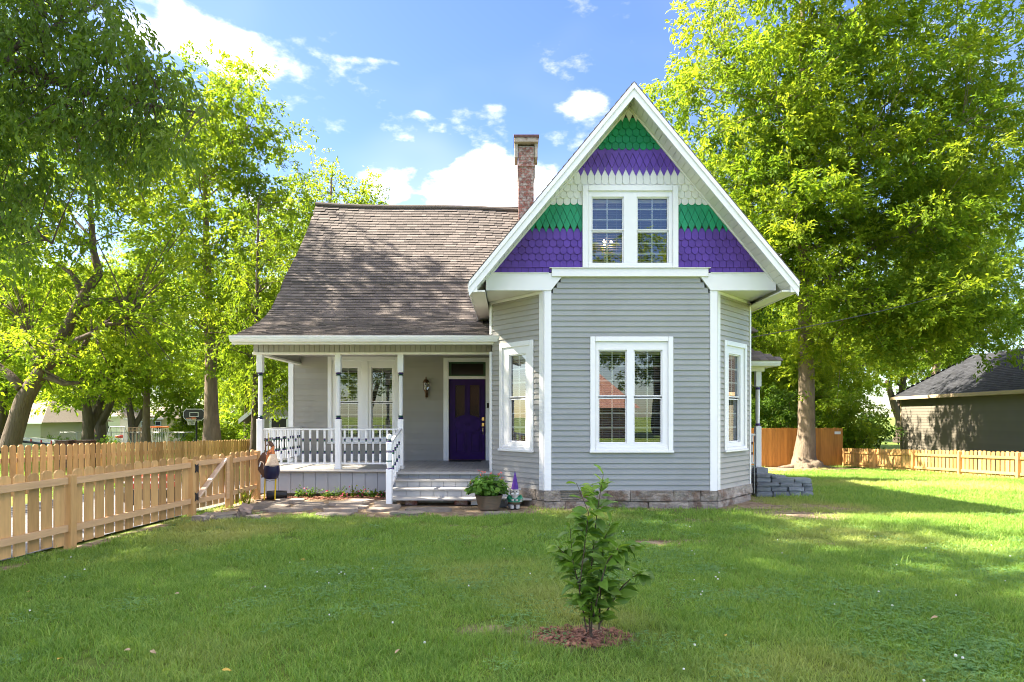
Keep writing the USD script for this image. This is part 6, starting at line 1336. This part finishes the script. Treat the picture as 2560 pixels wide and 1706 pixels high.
for i, (u, h, n, lf, pt) in enumerate(((748, .16, 14, "leaf_deep", 0), (776, .22, 16, "leaf_deep", 3), (818, .17, 14, "leaf_deep", 4), (840, .22, 8, "leaf_deep", 0), (858, .10, 10, "leaf_yellow_green", 6), (884, .26, 7, "leaf_yellow_green", 2), (905, .16, 12, "leaf_deep", 8), (930, .18, 16, "leaf_deep", 5), (955, .14, 12, "leaf_deep", 2))):
    low_plant(["low green plant nearest the bird sculpture", "dark reddish plant left of the skirt's middle", "small plant with magenta flowers at the skirt's middle", "thin wispy plant against the skirt", "yellow-leaved low plant among red flowers", "upright pale plant with yellow flowers", "clump of magenta flowers right of the pale plant", "broad bedding plant near the newel post", "last low plant beside the newel post"][i], PX(u, 12.35), 12.35, h, n, lf, pt)
# day lily tuft, grass-like
tu = thing("daylily_tuft", "tuft of long arching leaves against the short fence panel", "plant", (-4.88, 11.45, 0)); r = rng(431)
for k in range(46):
    a = r.uniform(0, 2 * np.pi); L = r.uniform(.28, .62); t = np.linspace(0, 1, 6); hx_ = np.array([math.cos(a), math.sin(a) * .5, 0]); up_ = r.uniform(.7, 1.0)
    c = np.array([-4.88 + r.normal() * .07, 11.4 + r.normal() * .06, 0]) + (hx_[None] * (t ** 1.6)[:, None] * L * r.uniform(.25, .7)) + np.array([0, 0, 1.0])[None] * ((t - .42 * t ** 2.6) * L * up_)[:, None]
    sd = np.cross(hx_, [0, 0, 1]) * .010; w = (1 - t ** 2)[:, None] * .9 + .1; v = np.vstack([c + sd * w, c - sd * w]); i = np.arange(5); f = np.vstack([np.stack([i, i + 1, i + 7], 1), np.stack([i, i + 7, i + 6], 1)]); emit(tu, "leaf_blade", (v, f), "leaf_oak", tone=r.random())

# ------------------------------------------------------------------ sapling in the foreground
SX, SYY = PX(1482, 4.5), 4.5
sp = thing("sapling", "young broad-leaved sapling in the middle of the front lawn", "shrub", (SX, SYY, 0)); r = rng(501)
ks = lambda u, v, dy=0.0: np.array([PX(1300 + u * .3317, SYY) , SYY + dy, PZ(1180 + v * .3317, SYY)])
stems = [[ks(540, 1270), ks(538, 1000), ks(535, 760), ks(560, 480), ks(590, 250), ks(628, 20)], [ks(530, 1240), ks(515, 1010), ks(440, 850), ks(395, 650), ks(378, 430)], [ks(600, 1200, .03), ks(610, 980, .05), ks(625, 800, .07), ks(640, 560, .08), ks(690, 400, .08)], [ks(500, 1200, -.02), ks(470, 1020, -.03), ks(440, 870, -.05), ks(470, 600, -.08), ks(510, 300, -.06), ks(420, 80, -.05)],
         [ks(600, 1160, .02), ks(700, 1020, .08), ks(790, 900, .12), ks(880, 820, .12), ks(960, 780, .1)], [ks(545, 1100, -.03), ks(590, 820, -.1), ks(640, 640, -.12), ks(720, 540, -.14), ks(860, 520, -.12)], [ks(535, 1050, .05), ks(430, 800, .12), ks(350, 650, .12), ks(290, 580, .1)]]
SL = []
for s_ in stems:
    s_ = np.array(s_); t = np.linspace(0, 1, 16); d_ = np.stack([np.interp(t, np.linspace(0, 1, len(s_)), s_[:, k]) for k in range(3)], 1); emit(sp, "stem", tube(d_, np.linspace(.0065, .002, 16), 6), "twig", smooth=True); SL.append(d_)
def big_leaf(r, base, dr, nm, ln, w):
    side = unit(np.cross(dr, nm)); nm = np.cross(side, dr); t = np.array([0, .18, .4, .62, .82, 1.0]); pw = np.array([.08, .62, 1.0, .9, .52, .02]) * w / 2; cv = r.uniform(.1, .4)
    mid = base + dr * (t * ln)[:, None] - nm * (cv * ln * t ** 2)[:, None]; wv = np.sin(t * 9 + r.uniform(0, 6)) * .06 * w
    l_ = mid + side * pw[:, None] + nm * (pw * .38 + wv)[:, None]; r_ = mid - side * pw[:, None] + nm * (pw * .38 - wv)[:, None]; v = np.vstack([l_, mid, r_]); i = np.arange(5)
    return v, np.vstack([np.stack([i, i + 6, i + 7], 1), np.stack([i, i + 7, i + 1], 1), np.stack([i + 6, i + 12, i + 13], 1), np.stack([i + 6, i + 13, i + 7], 1)])
nleaf = 0
cen = np.array([SX, SYY, .6])
for k, d_ in enumerate(SL):
    m = (84, 42, 68, 62, 40, 58, 36)[k]
    for j in range(m):
        t = r.uniform(.06 if k in (0, 2, 1) else .18, 1) ** .9; p = np.stack([np.interp(t, np.linspace(0, 1, 16), d_[:, a]) for a in range(3)]); ax = unit(d_[min(15, int(t * 15) + 1)] - d_[int(t * 15) - 1 if t > .1 else 0])
        a = r.uniform(0, 2 * np.pi); rad_ = np.array([math.cos(a), math.sin(a), 0]); dr = unit(rad_ * r.uniform(.45, .9) + ax * r.uniform(.1, .7) + [0, 0, r.uniform(-.45, .25)] + (p - cen) * [.1, .1, 0])
        ln = r.uniform(.085, .165) * (1.0 if t < .85 else .75); st0 = p; p = p + dr * .012; nm = unit(np.array([0, -.15, 1.0]) + rad_ * .3 + r.normal(size=3) * .35)
        emit(sp, "leaf", big_leaf(r, p, dr, nm, ln, ln * r.uniform(.42, .56)), "leaf_sapling", tone=float(np.clip(r.normal(.42, .2) + (.35 if t > .9 and k in (0, 3) else 0), 0, 1)), smooth=True); nleaf += 1

w_ = np.linspace(0, 1, 24)[:, None]; wa, wb = np.array([4.83, 12.6, 3.2]), np.array([26.0, 31.0, 9.3]); emit("/World", "service_wire", tube(wa + (wb - wa) * w_ - np.array([0, 0, 1.0]) * 1.2 * w_ * (1 - w_), .010, 5), "black_iron", label="thin dark service wire rising from the house's right corner to the right", category="wire")

# ------------------------------------------------------------------ lawn
def grass_mat(name, dark, mid, light, dry, trans):
    N = {"at": ("attribute", {"attribute": "tone"}), "geo": ("geometry", {}), "n": ("noise_texture", {"scale": .75, "detail": 4.0, "roughness": .6}), "n2": ("noise_texture", {"scale": .28, "detail": 3.0}), "ma": ("math", {"math_type": "multiply_add", "value2": 1.1, "value3": -.55}), "ad": ("math", {"math_type": "add"}), "rp": ("rgb_ramp", {"ramp": [(0, dark), (.5, mid), (1, light)]}),
         "dr": ("map_range", {"range_type": "smoothstep", "from_min": .48, "from_max": .70, "to_min": 0.0, "to_max": .65}), "dm": ("mix_color", {"b": dry}), "p": ("principled_bsdf", {"roughness": .55, "specular_ior_level": .3}), "tm": ("mix_color", {"blend_type": "multiply", "fac": 1.0, "b": trans, "use_clamp": False}), "t": ("translucent_bsdf", {}), "m": ("mix_closure", {"fac": .38})}
    L = [("geo.position", "n.vector"), ("geo.position", "n2.vector"), ("n.fac", "ma.value1"), ("ma.value", "ad.value1"), ("at.fac", "ad.value2"), ("ad.value", "rp.fac"), ("n2.fac", "dr.value"), ("dr.result", "dm.fac"), ("rp.color", "dm.a"), ("dm.result", "p.base_color"), ("dm.result", "tm.a"), ("tm.result", "t.color"), ("p.BSDF", "m.closure1"), ("t.BSDF", "m.closure2")]
    usdkit.material(stage, "/World/Looks/" + name, N, L, surface="m.closure")
grass_mat("grass_blades", (.105, .215, .036), (.185, .325, .055), (.300, .405, .095), (.46, .41, .18), (1.8, 1.7, 1.0))
leaf_mat("clover_leaf", (.100, .225, .070), (.150, .300, .105), (.21, .36, .14), (1.5, 1.6, .9), .3)
def blade_patch(seed, size, n, h, w):
    r = rng(seed); p = r.uniform(-size / 2, size / 2, (n, 2)); a = r.uniform(0, 2 * np.pi, n); hh = h * np.where(r.random(n) < .2, r.uniform(1.1, 2.3, n), r.uniform(.4, 1.1, n)); ln = r.uniform(.4, 1.7, n) * hh; d = np.stack([np.cos(a), np.sin(a)], 1); s = np.stack([-d[:, 1], d[:, 0]], 1) * (w * r.uniform(.6, 1.2, n) / 2)[:, None]
    z0 = np.zeros(n); b = np.concatenate([p, z0[:, None] - .005], 1); m = np.concatenate([p + d * (ln * .35)[:, None], (hh * .6)[:, None]], 1); t = np.concatenate([p + d * ln[:, None], hh[:, None]], 1); S = np.concatenate([s, z0[:, None]], 1)
    V = np.stack([b + S, b - S, m + S * .8, m - S * .8, t], 1).reshape(-1, 3); k = np.arange(n)[:, None] * 5; Fc = np.concatenate([k + [0, 1, 3], k + [0, 3, 2], k + [2, 3, 4]], 0)
    return V, Fc, np.repeat(np.clip(r.normal(.5, .30, n), 0, 1), 5)
def clover_patch(seed, n):
    r = rng(seed); ms, tn = [], []
    for k in range(n):
        q_ = unit(r.normal(size=2)) * .30 * r.random() ** .6; c = np.array([*q_, r.uniform(.025, .06)]); a0 = r.uniform(0, 2 * np.pi); t = r.random()
        for j in range(3):
            a = a0 + j * 2.094; dr = np.array([math.cos(a), math.sin(a), r.uniform(-.1, .15)]); sd = np.array([-math.sin(a), math.cos(a), 0]); R_ = r.uniform(.009, .015)
            ms.append((np.array([c, c + dr * R_ + sd * R_ * .75, c + dr * R_ * 1.7 + sd * R_ * .3, c + dr * R_ * 1.7 - sd * R_ * .3, c + dr * R_ - sd * R_ * .75]), np.array([[0, 2, 1], [0, 3, 2], [0, 4, 3]]))); tn += [t] * 5
    v, f = join(ms); return v, f, np.array(tn)
def instancer(name, label, protos, mat, P, idx, rot, sc):
    p = upath("/World", name); pi = UsdGeom.PointInstancer.Define(stage, p); rel = pi.CreatePrototypesRel()
    for nm_, (v, f, tn) in protos: rel.AddTarget(emit(p, nm_, (v, f), mat, tone=tn, local=True))
    pi.CreatePositionsAttr(Vt.Vec3fArray.FromNumpy(np.asarray(P, np.float32))); pi.CreateProtoIndicesAttr(Vt.IntArray.FromNumpy(np.asarray(idx, np.int32)))
    q_ = [Gf.Quath(float(math.cos(a / 2)), 0.0, 0.0, float(math.sin(a / 2))) for a in rot]; pi.CreateOrientationsAttr(Vt.QuathArray(q_))
    pi.CreateScalesAttr(Vt.Vec3fArray.FromNumpy(np.asarray(sc, np.float32))); data(pi.GetPrim(), label=label, kind="stuff")
def free(x, y):                                               # where lawn may grow
    if y > 10.95 and -5.6 < x < .2: return False
    if y > 10.9 and 0.2 <= x < 4.75 and y < 18: return False
    if -9.2 < x < -5.3 - .0 and y < 26 and x < -5.43 + (y - 7.66) * .098 - .05: return False
    if 4.7 < x < 6.4 and 12.75 < y < 17: return False
    if 4.6 < x < 6.4 and y >= 17 and y < 20: return False
    return True
r = rng(601); P, I, R_, S_ = [], [], [], []
for cell, ylo, yhi in ((.30, 3.3, 7.2), (.42, 7.2, 12.5), (.60, 12.5, 30)):
    for y in np.arange(ylo, yhi, cell):
        lim = .86 * y + .6
        for x in np.arange(-lim, lim, cell):
            if x < -5.9 and y > 5.5 and not (y > 12.5 and x < -9.3): continue
            if x < -9.3 and x > -24 and r.random() < .3: continue
            xx, yy = x + r.uniform(-.5, .5) * cell, y + r.uniform(-.5, .5) * cell
            if not free(xx, yy): continue
            b = float(bare(np.array(xx), np.array(yy))); n_ = .6 * float(meshkit.fbm(np.array([[xx * .9, yy * .9, 0]]), 3, 9)[0]) + .7
            if b > .62 and r.random() < b * .98: continue
            lvl = 0 if b < .22 else (1 if b < .5 else 2)
            base_i = 0 if cell < .4 else 6; k_ = base_i + lvl * 2 + r.integers(2)
            if cell > .55: k_ = 12 + lvl
            P.append((xx, yy, float(gz(xx, yy)) - .012)); I.append(k_); R_.append(r.uniform(0, 6.28)); s = r.uniform(.75, 1.2) * n_; S_.append((1, 1, s))
pr = []
for lvl, q_ in ((0, 1), (1, .55), (2, .22)): pr += [("grass_patch", blade_patch(610 + lvl * 2 + k, .46, int(1000 * q_), .031, .0048)) for k in range(2)]
for lvl, q_ in ((0, 1), (1, .55), (2, .22)): pr += [("grass_patch", blade_patch(620 + lvl * 2 + k, .62, int(1000 * q_), .035, .0075)) for k in range(2)]
for lvl, q_ in ((0, 1), (1, .5), (2, .2)): pr.append(("grass_patch", blade_patch(630 + lvl, .9, int(1000 * q_), .05, .014)))
instancer("grass", "mown lawn grass with thin and bare spots", pr, "grass_blades", P, I, R_, S_)
P2 = []
for (x, y, z) in P:
    if y < 10.4:
        k_ = float(meshkit.fbm(np.array([[x * .7, y * .9, 3.3]]), 3, 21)[0]); n_ = 2 if k_ > .60 else 1 if k_ > .50 or r.random() < .10 else 0
        P2 += [(x + r.normal() * .16, y + r.normal() * .16, z - .006) for _ in range(n_) if r.random() < .75]
sc_ = r.uniform(.45, 1.0, len(P2))
instancer("clover", "patches of clover in the lawn", [("clover_patch", clover_patch(641, 90)), ("clover_patch", clover_patch(642, 60))], "clover_leaf", P2, r.integers(0, 2, len(P2)), r.uniform(0, 6.28, len(P2)), np.stack([sc_, sc_, np.full(len(P2), .75)], 1))
def tuft(seed, n, h):
    v, f, t = blade_patch(seed, .10, n, h, .006); return v, f, t
P3 = [(x + r.uniform(-.2, .2), y + r.uniform(-.2, .2), z) for (x, y, z) in P if y < 12 for _ in range(2) if r.random() < .30 * (.4 + 1.2 * meshkit.fbm(np.array([[x * .6, y * .6, 8.1]]), 3, 33)[0])]
s3 = r.uniform(.6, 1.5, len(P3)); instancer("grass_tufts", "taller unmown tufts scattered in the lawn", [("tuft", tuft(651, 34, .06)), ("tuft", tuft(652, 22, .075))], "grass_blades", P3, r.integers(0, 2, len(P3)), r.uniform(0, 6.28, len(P3)), np.stack([s3, s3, r.uniform(.6, 1.1, len(P3))], 1))
fw_ = [p for p in P2 if r.random() < .16] + [p for p in P if p[1] < 11 and r.random() < .02]
fwp = [(x + r.normal() * .12, y + r.normal() * .12, z + .055) for x, y, z in fw_]
v, f = rock((0, 0, 0), (.012, .012, .011), 3, 1, .1); instancer("clover_blossoms", "small white clover blossoms dotting the lawn", [("blossom", (v, f, np.full(len(v), .5)))], "petal_white", fwp, np.zeros(len(fwp)), r.uniform(0, 6, len(fwp)), np.ones((len(fwp), 3)) * r.uniform(.7, 1.2, (len(fwp), 1)))
M("fallen_yellow", (.55, .36, .06), .6); M("fallen_tan", (.42, .30, .18), .7)
for i, (u, v) in enumerate(((143, 1671), (375, 1648), (434, 1388), (448, 1500), (72, 1495), (326, 1646), (554, 1698), (640, 1482), (762, 1412), (1000, 1645), (1815, 1610), (2345, 1560))):
    Y = F * 1.6 / (v - HZ); X = PX(u, Y); rl = rng(700 + i); a = rl.uniform(0, 6.28)
    vv, ff = big_leaf(rl, np.array([X, Y, .055]), np.array([math.cos(a), math.sin(a), .1]), unit(np.array([rl.normal() * .3, -.3, 1.0])), .055, .026); emit("/World", "fallen_leaf", (vv, ff), "fallen_yellow" if i % 2 == 0 else "fallen_tan", label=['yellow leaf on the grass at the very bottom left', 'tan leaf on the grass left of the bottom centre', 'small yellow leaf below the near fence post', 'tan leaf in the clover before the fence', 'yellow leaf on the lawn at the left edge', 'tan leaf lying beside the yellow one bottom left', 'yellow leaf at the bottom edge of the lawn', 'tan leaf in the middle of the left lawn', 'yellow leaf on the lawn before the front steps', 'tan leaf on the lawn left of the mulch', "yellow leaf right of the sapling's mulch", 'tan leaf at the far right of the lawn'][i], category="leaf", group="dry leaves on the lawn")
